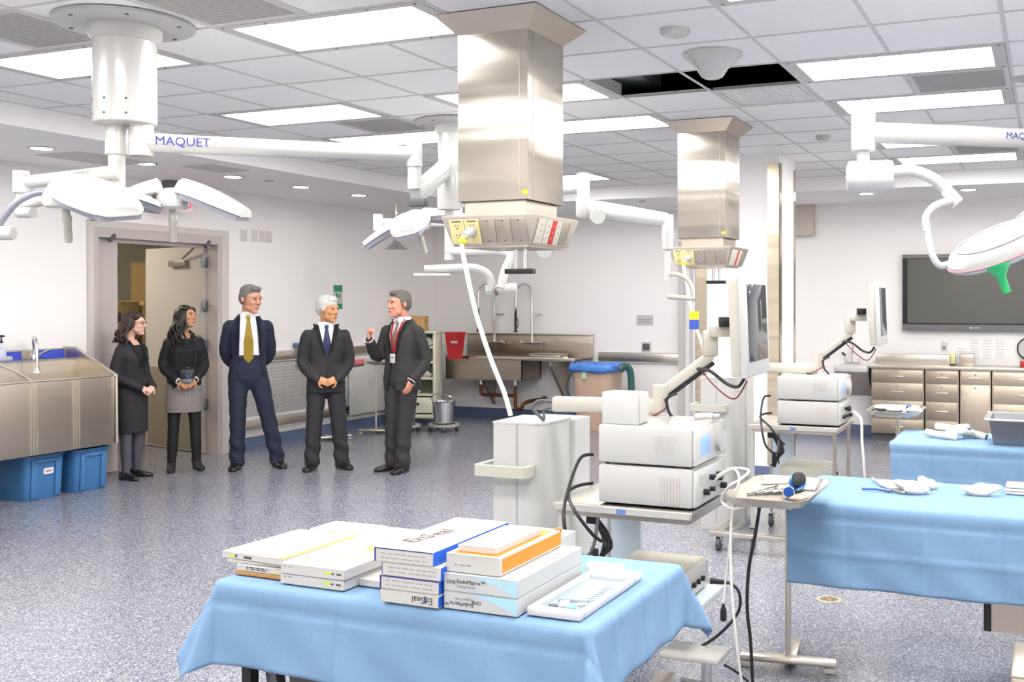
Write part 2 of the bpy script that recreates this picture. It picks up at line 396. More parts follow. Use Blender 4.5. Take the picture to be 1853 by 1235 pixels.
k = MB(); k.b2(.3, .62, .024, .075, 2.06, 2.13, .006); k.tube([(.35, .06, 2.15), (.2, .09, 2.2), (.05, .12, 2.25)], .012)
k.build('door_closer', mat('closer_grey', '8f8983', .4, .4), leaf)
for z in (.55, 1.2, 1.62, 2.1):
    h = MB(); h.b2(-.025, .012, -.01, .05, z-.055, z+.055, .004); h.cyl((-.01, .052, z-.055), (-.01, .052, z+.055), .011, n=10)
    h.build('hinge', mat('hinge_steel', '84898c', .35, .9), leaf)
for y in (7.18, 8.4):
    h = MB(); h.b2(UL-.05, UL+.01, y, y+.2, DZ-.1, DZ-.075); h.cyl((UL+.02, y+.1, DZ-.13), (UL+.02, y+.16, DZ-.07), .02, n=10); h.build('closer_bracket', DGREY, door)
# storage room beyond the door
SW = mat('store_wall_paint', 'efe9d8', .7)
st = MB(); st.b2(-12.6, -12.5, 5.5, 14, 0, 2.8); st.b2(-12.6, UL-.16, 5.4, 5.5, 0, 2.8); st.b2(-12.6, UL-.16, 14, 14.1, 0, 2.8); st.b2(-12.6, UL-.16, 5.4, 14.1, 2.8, 2.9)
struct(st.build('wall_storage', SW))
MB().b2(-11, -9.6, 7.5, 8.1, 2.77, 2.79).build('storage_ceiling_light', mat('storage_diffuser', 'fff8e6', .5, emit=9, var=0))
tag(bpy.data.objects['storage_ceiling_light'], 'ceiling light panel inside the storage room behind the open door', 'ceiling light')
CARD = mat('cardboard', 'b39a6b', .8, var=.08, scale=5); CARD2 = mat('cardboard_pale', 'c2ab7b', .8, var=.08); TAPE = mat('tape', 'a38a5a', .4)
def carton(x, y, z, dx, dy, dz, m, lab, rz=0):
    t = thing('cardboard_box', lab, 'box', (x, y, z), rz, 'cartons stacked in the storage room')
    MB().b2(-dx/2, dx/2, -dy/2, dy/2, 0, dz, .004).build('carton', m, t)
    MB().b2(-dx/2-.001, dx/2+.001, -.025, .025, dz-.06, dz+.001).build('tape_strip', TAPE, t)
    MB().b2(dx/2, dx/2+.001, -dy*.3, -dy*.05, dz*.55, dz*.75).build('label_print', DGREY, t); return t
sh = thing('storage_shelf', 'grey metal shelf rack inside the storage room', 'shelf', (-10.9, 10.0, 0))
for z in (.12, .62, 1.12):
    MB().b2(-.3, .3, -.9, .9, z-.03, z).build('shelf_board', mat('shelf_grey', '8d8c84', .5, .3), sh)
for a in (-.28, .28):
    for b_ in (-.88, .88): MB().b2(a-.02, a+.02, b_-.02, b_+.02, 0, 1.6).build('upright', MATS['shelf_grey'], sh)
cl = ['low carton on the bottom shelf of the storage rack', 'pale carton on the bottom shelf near the door leaf', 'carton on the middle storage shelf', 'wide pale carton on the middle storage shelf', 'carton on the top storage shelf', 'tall pale carton on the top storage shelf', 'uppermost carton standing high in the storage room']
for k, a in enumerate([(-10.9, 9.55, .12, .5, .6, .42, CARD), (-10.9, 10.3, .12, .5, .6, .4, CARD2), (-10.9, 9.5, .62, .5, .55, .4, CARD2), (-10.9, 10.2, .62, .5, .7, .42, CARD), (-10.9, 9.45, 1.12, .5, .5, .55, CARD), (-10.9, 10.15, 1.12, .5, .75, .56, CARD2), (-10.9, 10.15, 1.68, .42, .34, .5, CARD)]):
    carton(*a, cl[k])
# ------------------------------------------------------------------ white pier with steel corner guards
P0, P1, Q0, Q1 = -3.12, -2.31, 9.35, 10.0
pier = struct(MB().b2(P0, P1, Q0, Q1, 0, ZC).build('wall_pier', WALL))
g = steel('guard_steel', 'cdc0ab', .22, .004)
for (x, sx) in ((P1, 1), (P0, -1)):
    k = MB(); k.b2(x-.11*sx, x+.004*sx, Q0-.004, Q0, .15, 2.96); k.b2(x, x+.004*sx, Q0-.004, Q0+.1, .15, 2.96); k.build('corner_guard', g, pier)
k = MB(); k.b2(P1, P1+.004, Q1-.08, Q1+.003, .15, 2.96); k.build('corner_guard', g, pier)
struct(MB().b2(P0-.012, P1+.012, Q0-.012, Q1, 0, .14).build('baseboard_pier', BASE))
# rails and trims on the walls
RAIL = steel('rail_steel', 'bdb6ac', .3, .003)
def rail(name, x0, x1, y0, y1, z0, z1, lab):
    t = thing(name, lab, 'wall rail', ((x0+x1)/2, (y0+y1)/2, z0))
    ox, oy = (x0+x1)/2, (y0+y1)/2
    MB().b2(x0-ox, x1-ox, y0-oy, y1-oy, .012, z1-z0-.012, .004).build('rail_face', RAIL, t)
    MB().b2(x0-ox, x1-ox, y0-oy-.002, y1-oy+.002, 0, .012).build('rail_edge', WHITE2, t)
    MB().b2(x0-ox, x1-ox, y0-oy-.002, y1-oy+.002, z1-z0-.012, z1-z0).build('rail_edge', WHITE2, t)
rail('wall_rail', UL, UL+.035, 8.95, 12.9, .97, 1.09, 'steel crash rail on the left wall behind the standing men at hip height')
rail('wall_rail', UL, UL+.035, 8.95, 12.9, .2, .33, 'low steel crash rail near the floor of the left wall')
rail('wall_rail', -5.72, -4.55, VB-.035, VB, .84, .98, 'short steel crash rail on the back wall beside the lined waste bin')
MB().b2(UL, UL+.02, 8.95, 12.9, .13, .2).build('trim_1', WHITE); struct(bpy.data.objects['trim_1'])
k = MB(); k.b2(-4.55, -4.47, VB-.06, VB, 0, 2.4); k.b2(-4.40, -4.36, VB-.03, VB, 0, 2.4); struct(k.build('trim_2', WHITE))
k = MB().b2(-4.55, -4.36, VB-.05, VB, 2.4, 2.46); struct(k.build('trim_3', WHITE))
# louvred return air panel on left wall
t = thing('wall_grille', 'white louvred air grille low on the wall behind the man in blue', 'air grille', (UL, 9.6, .36))
MB().b2(0, .012, -.62, .62, 0, .6).build('backing', GREYP, t)
s = MB()
for z in range(15): s.box((.016, 0, .03+z*.039), (.008, 1.2, .026), rot=Matrix.Rotation(R(20), 4, 'Y'))
tag(s.build('louvre_slat', WHITE, t), kind='stuff')
# cover plates, signs, controls
for k, (x, y) in enumerate([(441, 426), (461, 427), (475, 428), (487, 429)]):
    kk = (x-1130)/1861.6; Z = (UL+.003)/(kk*cT-sT); p = at(x, y, Z)
    o = thing('cover_plate', 'blank white cover plate high on the wall right of the door', 'wall plate', p, 0, 'row of blank cover plates beside the door')
    MB().b2(0, .006, -.045, .045, -.065, .065, .003).build('plate', mat('plate_pinkwhite', 'd9d3d2', .5), o)
    MB().b2(.006, .007, -.004, .004, -.045, -.038).build('screw', DGREY, o)
def on_left(x, y): kk = (x-1130)/1861.6; return at(x, y, (UL)/(kk*cT-sT))
def on_back(x, y, d=0): kk = (x-1130)/1861.6; return at(x, y, (VB-d)/(kk*sT+cT))
p = on_left(611, 538); o = thing('safety_sign', 'small green and white safety notice on the wall behind the white haired man', 'sign', p)
MB().b2(0, .006, -.09, .09, -.155, .155).build('sign_board', WHITE, o)
G = mat('sign_green', '2f8a5c', .5)
MB().b2(.006, .008, -.085, .085, .07, .15).build('green_field', G, o); MB().b2(.006, .008, -.04, .0, -.07, .05).build('figure', G, o); MB().b2(.006, .008, .02, .05, -.01, .04).build('figure', G, o); MB().b2(.006, .008, -.04, .085, -.15, -.085).build('green_field', G, o)
p = on_back(1170, 628); o = thing('wall_switch', 'dark square control switch on the white back wall', 'switch', p)
MB().b2(-.07, .07, -.012, 0, -.065, .065, .004).build('plate', WHITE, o); MB().b2(-.05, .05, -.02, -.012, -.045, .045, .004).build('button', DGREY, o)
p = on_back(1167, 580); o = thing('wall_placard', 'narrow white placard with grey text lines on the back wall', 'sign', p)
MB().b2(-.12, .12, -.006, 0, -.07, .07).build('placard', WHITE, o)
for z in (-.035, .0): MB().b2(-.1, .1, -.008, -.006, z, z+.022).build('text_line', mat('print_grey', 'aaa7a5', .7), o)
MB().b2(-.09, -.04, -.008, -.006, .045, .06).build('text_line', MATS['print_grey'], o)
# exit sign near the door
p = on_left(297, 335)+V(.22, 0, 0); p.z = ZS
o = thing('exit_sign', 'edge-lit exit sign with red letters hanging over the door', 'exit sign', p)
MB().b2(-.06, .06, -.18, .18, -.1, 0, .008).build('housing', mat('sign_housing', '77787c', .4, .5), o)
MB().b2(-.006, .006, -.17, .17, -.3, -.1).build('panel', mat('sign_panel', 'f3dcdc', .3, alpha=.75), o)
text('EXIT', .17, mat('exit_red', 'e02438', .5, emit=1.2), o, face_mat((.008, 0, -.2), (0, 1, 0), (0, 0, 1)), align='CENTER', ext=.002)
# ================================================================== ceiling service columns
def service_column(x, y, lab, tagged=False):
    t = thing('service_column', lab, 'service column', (x, y, 0), 0, 'steel ceiling service columns')
    a = .19
    fl_ = MB()
    for k in range(1): fl_.loft([(0, 0, 2.955, a*1.415, a*1.415), (0, 0, 3.04, (a+.085)*1.415, (a+.085)*1.415), (0, 0, ZC-.005, (a+.085)*1.415, (a+.085)*1.415)], n=4)
    fl_.xf(Matrix.Rotation(R(45), 4, 'Z')); fl_.build('ceiling_flange', STEELD, t)
    sh_ = MB(); sh_.b2(-a, a, -a, a, 2.155, 2.98, .004); sh_.build('shaft', STEELC, t)
    sm = MB(); sm.b2(a-.045, a-.043, -a-.002, -a, 2.16, 2.95); sm.b2(a, a+.002, -a+.05, -a+.052, 2.16, 2.95)
    tag(sm.build('panel_seam', STEELD, t), kind='stuff')
    MB().b2(-a+.025, a-.025, -a+.025, a-.025, 2.085, 2.155).build('neck', STEELD, t)
    A, B, z1, z0 = .245, .205, 2.085, 1.945
    ob = MB(); ob.loft([(0, 0, z0, B*1.415, B*1.415), (0, 0, z1-.012, A*1.415, A*1.415), (0, 0, z1, A*1.415, A*1.415), (0, 0, z1+.004, .2*1.415, .2*1.415)], n=4)
    ob.xf(Matrix.Rotation(R(45), 4, 'Z')); ob.build('outlet_housing', STEEL, t)
    # slanted faces: front (-y) and right (+x)
    sl = Vector((0, -(A-B), z1-.012-z0)).normalized()
    for side in (0, 1):
        org = Vector((0, -(A+B)/2, (z0+z1-.012)/2)); rt = Vector((1, 0, 0)); up = sl
        rotz = Matrix.Rotation(R(90*side), 4, 'Z')
        def plate(cx, wd, m, nm, dz=.002, hh=.118):
            M = rotz @ face_mat(org, rt, up)
            o = MB().box((cx, 0, dz), (wd, hh, .005), .0015).xf(M).build(nm, m, t); return M, o
        if side == 0:
            for k in range(5):
                cx = -.166+k*.083
                M, o = plate(cx, .08, YELL if k < 2 else STEELD, 'outlet_plate' if k < 2 else 'blank_plate')
                if k < 2:
                    h = MB()
                    for zz in (.025, -.022):
                        for dx in (-.008, .008): h.box((cx+dx, zz+.006, .005), (.003, .01, .002))
                        h.cyl((cx, zz-.008, .004), (cx, zz-.008, .006), .004, n=8)
                    h.box((cx, .05, .005), (.05, .005, .001))
                    tag(h.xf(M).build('socket_slots', DGREY, o), kind='stuff')
                else:
                    h = MB(); h.cyl((cx, .048, .004), (cx, .048, .006), .004, n=8); h.cyl((cx, -.048, .004), (cx, -.048, .006), .004, n=8)
                    tag(h.xf(M).build('plate_screws', DGREY, o), kind='stuff')
        else:
            for cx, wd, m, nm in ((-.14, .08, CREAM, 'outlet_plate'), (-.065, .06, CREAM, 'outlet_plate'), (-.01, .045, RED, 'emergency_outlet_plate'), (.045, .055, CREAM, 'outlet_plate'), (.12, .085, DGREY if False else STEELD, 'blank_plate')):
                M, o = plate(cx, wd, m, nm)
                h = MB()
                for zz in (.03, 0, -.03): h.box((cx-.006, zz, .005), (.003, .01, .002)); h.box((cx+.006, zz, .005), (.003, .01, .002))
                if m != STEELD: tag(h.xf(M).build('socket_slots', mat('slot_pink', 'b9a58e', .6), o), kind='stuff')
                else: h.bm.free()
    # hook gear under the housing
    MB().b2(-B+.02, B-.02, -B+.02, B-.02, z0-.012, z0).build('under_plate', STEELD, t)
    for dx in (.05, .1): MB().cyl((dx, -.05, z0-.11), (dx, -.05, z0-.012), .011, n=10).build('hook_rod', CHROME, t)
    MB().b2(.0, .15, -.075, -.03, z0-.135, z0-.11, .004).build('hook_bar', BLACK, t)
    MB().b2(a-.03, a+.002, -a-.003, -a, 2.18, 2.2).build('inspection_sticker', mat('sticker_yellow', 'd8d83c', .5), t)
    return t
CX1, CY1, CX2, CY2 = -2.44, 4.46, -2.43, 7.6
service_column(CX1, CY1, 'stainless steel ceiling service column above the nearer equipment tower, next to the large light panel')
service_column(CX2, CY2, 'stainless steel ceiling service column farther back, in front of the white pier')
# power cords plugged into the service columns
YTAG = mat('tag_yellow', 'e3d82c', .5)
def plug_cord(cx, cy, pts, r, lab, extra=None):
    t = thing('power_cord', lab, 'cord', (0, 0, 0))
    p = Vector((cx-.083, cy-.235, 2.0))
    MB().cyl(p+V(0, .005, .01), p+V(-.012, -.05, -.015), .024, .018, n=14).build('plug', WHITE2, t)
    MB().cyl(p+V(-.016, -.055, -.03), p+V(-.02, -.06, -.05), .02, n=12).build('plug_collar', YTAG, t)
    MB().tube([p+V(-.012, -.05, -.015), p+V(-.02, -.06, -.06)]+pts, r, n=8, sm=6).build('cable', WCABLE, t); return t
plug_cord(CX1, CY1, [at(846, 500, 4.72), at(862, 570, 4.72), at(888, 650, 4.75), at(912, 710, 4.78), at(924, 752, 4.8)], .011, 'thick white power cord from the nearer service column down to the tall white cabinet')
c2 = plug_cord(CX2, CY2, [at(1248, 540, 7.5), at(1258, 590, 7.5), at(1270, 622, 7.5), at(1285, 690, 7.6)], .013, 'white power cord hanging from the farther service column with yellow and blue tag')
M = face_mat(at(1256, 580, 7.45), (cT, sT, 0), (0, 0, 1))
MB().box((0, .035, 0), (.07, .06, .004)).xf(M).build('cord_tag', YTAG, c2); MB().box((0, -.03, 0), (.07, .07, .004)).xf(M).build('cord_tag', mat('tag_blue', '3556b4', .5), c2)

# ================================================================== surgical light suspensions
LENS = mat('lamp_lens', '9a9aa6', .25, .1, var=.2, scale=60); BLUET = mat('print_blue', '3b3f9f', .5); SILV = mat('lamp_trim', '9d9daa', .3, .3)
def petal(M, L, W, par, n=10):
    top = MB(); rings = []
    for k in range(n+1):
        t = k/n; x = t*L; w_ = W*(.62+.55*math.sin(math.pi*min(1, t*.82+.12)))*(1 if t < .92 else .82); h = .055*(1-.55*t)+.012
        dz = .05*math.sin(math.pi*.5*(1-t))
        pr = [(-1, 0), (-.97, .35), (-.7, .8), (-.3, 1), (.3, 1), (.7, .8), (.97, .35), (1, 0), (.8, -.12), (-.8, -.12)]
        rings.append([top.bm.verts.new((x, a*w_/2, dz+b*h)) for a, b in pr])
    top.skin(rings); top.xf(M); o = top.build('lamp_petal', WHITE, par, 50)
    ln = MB(); rings = []
    for k in range(n+1):
        t = .08+.88*k/n; x = t*L; w_ = .88*W*(.62+.55*math.sin(math.pi*min(1, t*.82+.12))); dz = .05*math.sin(math.pi*.5*(1-t))
        rings.append([ln.bm.verts.new((x, a*w_/2, dz+b)) for a, b in ((-1, -.004), (-.95, -.03), (.95, -.03), (1, -.004))])
    ln.skin(rings); ln.xf(M); ln.build('lens_strip', LENS, o, 50)
def head(p, angs, L, W, par_lab, handle=True, tilt=0, roll=0, hub=.085, tl=10):
    t = thing('surgical_lamp_head', par_lab, 'surgical lamp', p)
    t.rotation_euler = (Matrix.Rotation(TH, 4, 'Z') @ Matrix.Rotation(R(tilt), 4, 'X') @ Matrix.Rotation(R(roll), 4, 'Y')).to_euler()
    hb = MB(); hb.loft([(0, 0, -.035, hub*.8, hub*.7), (0, 0, -.02, hub, hub*.9), (0, 0, .03, hub, hub*.9), (0, 0, .06, hub*.75, hub*.7), (0, 0, .07, hub*.3, hub*.3)], n=20, ex=3)
    hb.build('hub', WHITE, t)
    for a in angs:
        petal(Matrix.Rotation(a, 4, 'Z') @ Matrix.Translation((hub*.6, 0, 0)) @ Matrix.Rotation(R(tl), 4, 'Y'), L, W, t)
    if handle:
        h = MB().lathe([(.016, -.03), (.017, -.07), (.021, -.075), (.021, -.1), (.018, -.105), (.018, -.19), (.012, -.198)], n=14); h.build('lamp_handle', CREAM, t)
    return t
def ceiling_mount(x, y, lab):
    t = thing('lamp_column', lab, 'lamp suspension', (x, y, 0))
    MB().lathe([(.32, ZC-.006), (.32, ZC-.02), (.3, ZC-.026), (.18, ZC-.03)], n=40).build('ceiling_plate', WHITE2, t)
    b = MB()
    for k in range(6): a = R(60*k+20); b.cyl((.27*math.cos(a), .27*math.sin(a), ZC-.03), (.27*math.cos(a), .27*math.sin(a), ZC-.022), .01, n=8)
    tag(b.build('plate_bolts', DGREY, t), kind='stuff')
    MB().lathe([(.17, ZC-.03), (.17, ZC-.07), (.15, ZC-.1), (.145, ZC-.1)], n=40).build('collar', WHITE2, t)
    MB().lathe([(.145, ZC-.1), (.145, 2.55), (.14, 2.545), (.05, 2.545)], n=40).build('cover_tube', WHITE, t)
    s = MB()
    for a in (-120, -80, -40, -160):
        for z in (2.58, 2.65): s.cyl((.143*math.cos(R(a)), .143*math.sin(R(a)), z), (.147*math.cos(R(a)), .147*math.sin(R(a)), z), .006, n=8)
    tag(s.build('cover_screws', DGREY, t), kind='stuff')
    return t
def taper_arm(t, p0, p1, r0, r1, nm='horizontal_arm'):
    d = (p1-p0).normalized(); MB().skin and None
    m = MB(); m.skin([m.ring(p0, d, r0, 20), m.ring(p0+d*.05, d, r0, 20), m.ring(p1, d, r1, 20)]); return m.build(nm, WHITE, t)
ORIG = {}
# --- nearest system: column left of the steel service column
S1 = V(-4.19, 3.73, 0)
m1 = ceiling_mount(S1.x, S1.y, 'white ceiling lamp column with lettered arm in front of the double door')
loc = lambda p: p-V(S1.x, S1.y, 0)
MB().lathe([(.05, 2.55), (.052, 2.4), (.04, 2.395), (.038, 2.17)], V(-.055, 0, 0), 24).build('spindle', WHITE, m1)
MB().lathe([(.055, 2.55), (.057, 2.39)], loc(at(256, 250, 5.05)).xy.to_3d(), 24).build('arm_knuckle', WHITE, m1)
k0 = at(262, 257, 5.05); J1 = at(750, 275, 5.45); J1.z = k0.z = 2.457
taper_arm(m1, loc(k0), loc(J1), .047, .04)
d = (J1-k0).normalized(); nrm = V(d.y, -d.x, 0)
text('MAQUET', .062, BLUET, m1, face_mat(loc(k0+d*.05+nrm*.0475+V(0, 0, .004)), d, (0, 0, 1)), ext=.001)
MB().lathe([(.042, 0), (.042, -.12), (.036, -.125), (.036, -.24), (.03, -.245)], loc(J1)+V(0, 0, .055), 20).build('elbow_tube', WHITE, m1)
J2 = at(812, 322, 6.05)
a0 = at(752, 352, 5.45); a1 = at(812, 300, 6.05)
ms = MB(); dd = (a1-a0); ms.skin([ms.ring(loc(a0), dd, .032, 12, r2=.05), ms.ring(loc(a0+dd*.1), dd, .036, 12, r2=.06), ms.ring(loc(a1), dd, .036, 12, r2=.065)]); ms.build('spring_arm', WHITE, m1)
MB().b2(-.05, .05, -.02, .02, -.02, .02, .005).xf(Matrix.Translation(loc(at(757, 367, 5.45)))).build('arm_stop', DGREY, m1)
jx = loc(at(813, 330, 6.05)); jx.z = 0
MB().lathe([(.05, 2.52), (.07, 2.48), (.07, 2.225), (.066, 2.215)], jx, 24).build('fork_housing', WHITE, m1)
MB().lathe([(.028, 2.22), (.028, 1.92)], jx, 16).build('drop_tube', WHITE, m1)
MB().tube([loc(at(808, 455, 6.05)), loc(at(860, 455, 6.0)), loc(at(900, 454, 5.95)), loc(at(924, 462, 5.92)), loc(at(914, 490, 5.9)), loc(at(906, 522, 5.88))], .026, n=12, sm=6).build('gimbal_tube', WHITE, m1)
MB().cyl(loc(at(880, 526, 5.9)), loc(at(935, 522, 5.9)), .03, n=16).build('gimbal_knuckle', WHITE, m1)
MB().cyl(loc(at(895, 526, 5.89)), loc(at(899, 525, 5.89)), .032, n=16).build('knuckle_ring', mat('bronze_ring', '7d6a5c', .4, .6), m1)
MB().tube([loc(at(889, 525, 5.88)), loc(at(886, 502, 5.86)), loc(at(870, 489, 5.84)), loc(at(845, 485, 5.82)), loc(at(768, 488, 5.8))], .024, n=12, sm=6).build('gimbal_tube', WHITE, m1)
MB().b2(-.1, .1, -.02, .02, -.008, .008).xf(Matrix.Translation(loc(at(782, 497, 5.8))) @ Matrix.Rotation(TH, 4, 'Z')).build('mount_bracket', WHITE, m1)
MB().lathe([(.04, -.012), (.042, 0), (.04, .012)], loc(at(985, 455, 5.6)), 20, (sT, -cT, 0)).build('end_cap', WHITE, m1)
# second (left) arm of the nearest system
B0 = at(215, 312, 5.02); B1 = at(38, 330, 5.0)
taper_arm(m1, loc(B0), loc(B1), .034, .028)
text('MAQUET', .02, mat('print_grey_dark', '8d8a86', .6), m1, face_mat(loc(B0+(B1-B0)*.42+V(sT, -cT, 0)*.035+V(0, 0, .012)), B0-B1, (0, 0, 1)), ext=.0005)
MB().lathe([(.035, .055), (.037, .05), (.037, -.05), (.03, -.055), (.022, -.06), (.022, -.11)], loc(B1), 18).build('elbow_tube', WHITE, m1)
MB().tube([loc(B1+V(0, 0, -.1)), loc(at(45, 370, 4.98)), loc(at(80, 362, 4.95))], .026, n=12, sm=4).build('lower_arm', WHITE, m1)
MB().cyl(loc(at(34, 385, 4.95)), loc(at(60, 385, 4.93)), .026, n=16).build('end_cap', WHITE, m1)
MB().tube([loc(at(-8, 415, 4.8)), loc(at(5, 395, 4.8)), loc(at(28, 368, 4.8)), loc(at(58, 351, 4.82)), loc(at(85, 347, 4.85))], .017, n=12, sm=5).build('gimbal_tube', SILV, m1)
MB().lathe([(.03, -.06), (.034, -.05), (.034, .04), (.03, .05)], loc(at(5, 422, 4.8)), 18, (cT, sT, 0)).build('motor_cap', WHITE, m1)
MB().tube([loc(V(S1.x-.055, S1.y, 2.2)), loc(at(225, 352, 4.98)), loc(at(262, 352, 5.0)), loc(at(300, 356, 5.05))], .02, n=12, sm=4).build('lower_arm', WHITE, m1)
ph = math.pi  # picture right in world is TH
hA = head(at(118, 362, 4.72), [-.5, .85], .36, .3, 'white surgical lamp head with petals on the left arm of the nearest lamp column', tl=9, hub=.085, tilt=9)
hB = head(at(312, 366, 5.05), [-.12, math.pi+.2], .34, .2, 'white surgical lamp head hanging before the open double door', tl=12, hub=.075, tilt=4)
# --- far system behind the steel column
S2 = V(-4.18, 6.78, 0); m2 = ceiling_mount(S2.x, S2.y, 'white ceiling lamp column half hidden behind the nearer steel service column')
loc2 = lambda p: p-S2
MB().lathe([(.05, 2.55), (.052, 2.4), (.04, 2.395), (.038, 2.2)], n=24).build('spindle', WHITE, m2)
k0 = V(S2.x, S2.y, 2.457); J = at(1056, 342, 7.0); J.z = 2.457
taper_arm(m2, loc2(k0), loc2(J), .047, .042)
MB().lathe([(.045, .09), (.045, -.08), (.052, -.085), (.052, -.2), (.045, -.21)], loc2(J), 20).build('elbow_tube', WHITE, m2)
a0 = at(1066, 378, 7.0); a1 = at(1207, 399, 6.85); dd = a1-a0
ms = MB(); ms.skin([ms.ring(loc2(a0), dd, .04, 14, r2=.06), ms.ring(loc2(a0+dd*.15), dd, .042, 14, r2=.062), ms.ring(loc2(a1), dd, .04, 14, r2=.05)]); ms.build('spring_arm', WHITE, m2)
MB().cyl(loc2(at(1080, 392, 6.92)), loc2(at(1082, 392, 6.84)), .05, n=18).build('pivot_disc', WHITE, m2)
MB().lathe([(.036, .06), (.04, .04), (.04, -.1), (.036, -.17)], loc2(at(1208, 405, 6.85)), 18).build('fork_housing', WHITE, m2)
MB().lathe([(.02, -.15), (.02, -.38)], loc2(at(1208, 405, 6.85)), 14).build('drop_tube', WHITE, m2)
MB().tube([loc2(at(1212, 496, 6.85)), loc2(at(1232, 499, 6.82)), loc2(at(1248, 512, 6.8)), loc2(at(1254, 538, 6.8))], .016, n=10, sm=5).build('gimbal_tube', CREAM, m2)
MB().cyl(loc2(at(1207, 537, 6.8)), loc2(at(1258, 541, 6.8)), .016, n=12).build('gimbal_tube', CREAM, m2)
taper_arm(m2, loc2(V(S2.x, S2.y, 2.27)), loc2(at(685, 402, 7.6)), .03, .026)
MB().lathe([(.035, .06), (.035, -.06)], loc2(at(684, 403, 7.6)), 16).build('elbow_tube', WHITE, m2)
head(at(757, 410, 7.2), [math.pi+.1, .5, -1.6], .34, .24, 'white surgical lamp head tilted beside the emergency shower', roll=-14, tilt=5, tl=8)
# --- right hand system, column outside the frame
S3 = V(.45, 5.65, 0); m3 = ceiling_mount(S3.x, S3.y, 'white lamp arm with round motor housing in front of the wall screen')
loc3 = lambda p: p-S3
MB().lathe([(.05, 2.55), (.052, 2.36)], n=24).build('spindle', WHITE, m3)
k0 = at(1562, 240, 4.75); k0.z = 2.457; k1 = V(S3.x, S3.y, 2.457)
taper_arm(m3, loc3(k1), loc3(k0), .044, .049)
d = (k1-k0).normalized(); nrm = V(d.y, -d.x, 0)
text('MAQUET', .045, BLUET, m3, face_mat(loc3(k0+d*.7+nrm*.0465+V(0, 0, .0)), d, (0, 0, 1)), ext=.001)
kz = loc3(k0)
MB().lathe([(.054, .09), (.055, .085), (.055, -.08), (.052, -.085), (.028, -.086), (.028, -.16)], kz, 24).build('elbow_tube', WHITE, m3)
MB().lathe([(.045, -.11), (.07, -.1), (.074, -.09), (.074, .08), (.07, .1), (.05, .105)], loc3(at(1575, 320, 4.75)), 28, (cT*.97+.1, sT*.97-.2, 0)).build('motor_housing', WHITE, m3)
MB().tube([loc3(at(1615, 311, 4.7)), loc3(at(1655, 310, 4.7)), loc3(at(1695, 328, 4.7)), loc3(at(1722, 356, 4.7))], .026, n=14, sm=6).build('curved_arm', WHITE, m3)
MB().cyl(loc3(at(1712, 345, 4.7)), loc3(at(1733, 368, 4.68)), .031, n=16).build('arm_knuckle', WHITE, m3)
MB().tube([loc3(at(1722, 362, 4.66)), loc3(at(1690, 374, 4.66)), loc3(at(1675, 395, 4.66)), loc3(at(1680, 430, 4.66)), loc3(at(1687, 462, 4.66)), loc3(at(1703, 481, 4.66)), loc3(at(1732, 472, 4.66))], .016, n=12, sm=6).build('curved_arm', WHITE, m3)
MB().lathe([(.0175, -.02), (.0175, .02)], loc3(at(1677, 410, 4.66)), 14).build('swivel_ring', GREYP, m3)
# right lamp head (seen obliquely, partly cut by the frame)
t = thing('surgical_lamp_head', 'surgical lamp head with layered oval petals and green handle cover before the wall screen', 'surgical lamp', at(1810, 445, 4.6))
QM = Matrix.Rotation(TH, 4, 'Z') @ Matrix.Rotation(R(-24), 4, 'Y') @ Matrix.Rotation(R(16), 4, 'X')
for k, (dx, dy, rx, ry, nm, m_) in enumerate(((0, 0, .25, .16, 'lamp_petal', WHITE), (.27, .03, .2, .15, 'lamp_petal', WHITE))):
    o = MB().loft([(dx, dy, -.045, rx*.86, ry*.86), (dx, dy, -.03, rx*.97, ry*.97), (dx, dy, 0, rx, ry), (dx, dy, .03, rx*.93, ry*.93), (dx, dy, .05, rx*.72, ry*.72), (dx, dy, .058, rx*.3, ry*.3)], n=32).xf(QM).build(nm, WHITE, t)
    MB().loft([(dx, dy, -.052, rx*.78, ry*.78), (dx, dy, -.046, rx*.8, ry*.8)], n=32).xf(QM).build('lens_strip', LENS, o)
    r1 = MB(); pts = [(dx+rx*1.005*math.cos(a*math.pi/16), dy+ry*1.005*math.sin(a*math.pi/16), -.012) for a in range(33)]; r1.tube(pts, .006, n=6, caps=False); r1.xf(QM).build('trim_band', mat('lamp_band', 'b98f9c', .4), o)
    r1 = MB(); pts = [(dx+rx*.76*math.cos(a*math.pi/16), dy+ry*.76*math.sin(a*math.pi/16), .049) for a in range(33)]; r1.tube(pts, .005, n=6, caps=False); r1.xf(QM).build('trim_band', SILV, o)
taper_arm(t, V(0, 0, 0), at(1732, 470, 4.66)-at(1810, 445, 4.6), .03, .02, 'lamp_neck')
GRN = mat('green_handle', '25b36a', .35, spec=.6, bump=.3, bscale=25)
hd = at(1806, 482, 4.5)-at(1810, 445, 4.6); tip = at(1822, 530, 4.5)-at(1810, 445, 4.6); ax = (tip-hd)
m = MB(); m.skin([m.ring(hd+ax*a, ax, r, 18, r2=r*.85) for a, r in ((-.08, .068), (0, .066), (.18, .045), (.4, .024), (.5, .022), (1, .021))]); m.build('green_handle_cover', GRN, t)
# emergency shower on the left
p = at(717, 440, 12.3); t = thing('emergency_shower', 'stainless emergency shower bell on a rod from the ceiling edge', 'shower', (p.x, p.y, 0))
MB().lathe([(.018, 2.36), (.018, 2.89)], n=12).build('supply_pipe', STEELD, t); MB().lathe([(.03, 2.72), (.03, 2.74)], n=12).build('pipe_collar', CHROME, t)
MB().lathe([(.135, 2.29), (.14, 2.295), (.1, 2.33), (.04, 2.38), (.02, 2.42)], n=28).build('shower_bell', CHROME, t)
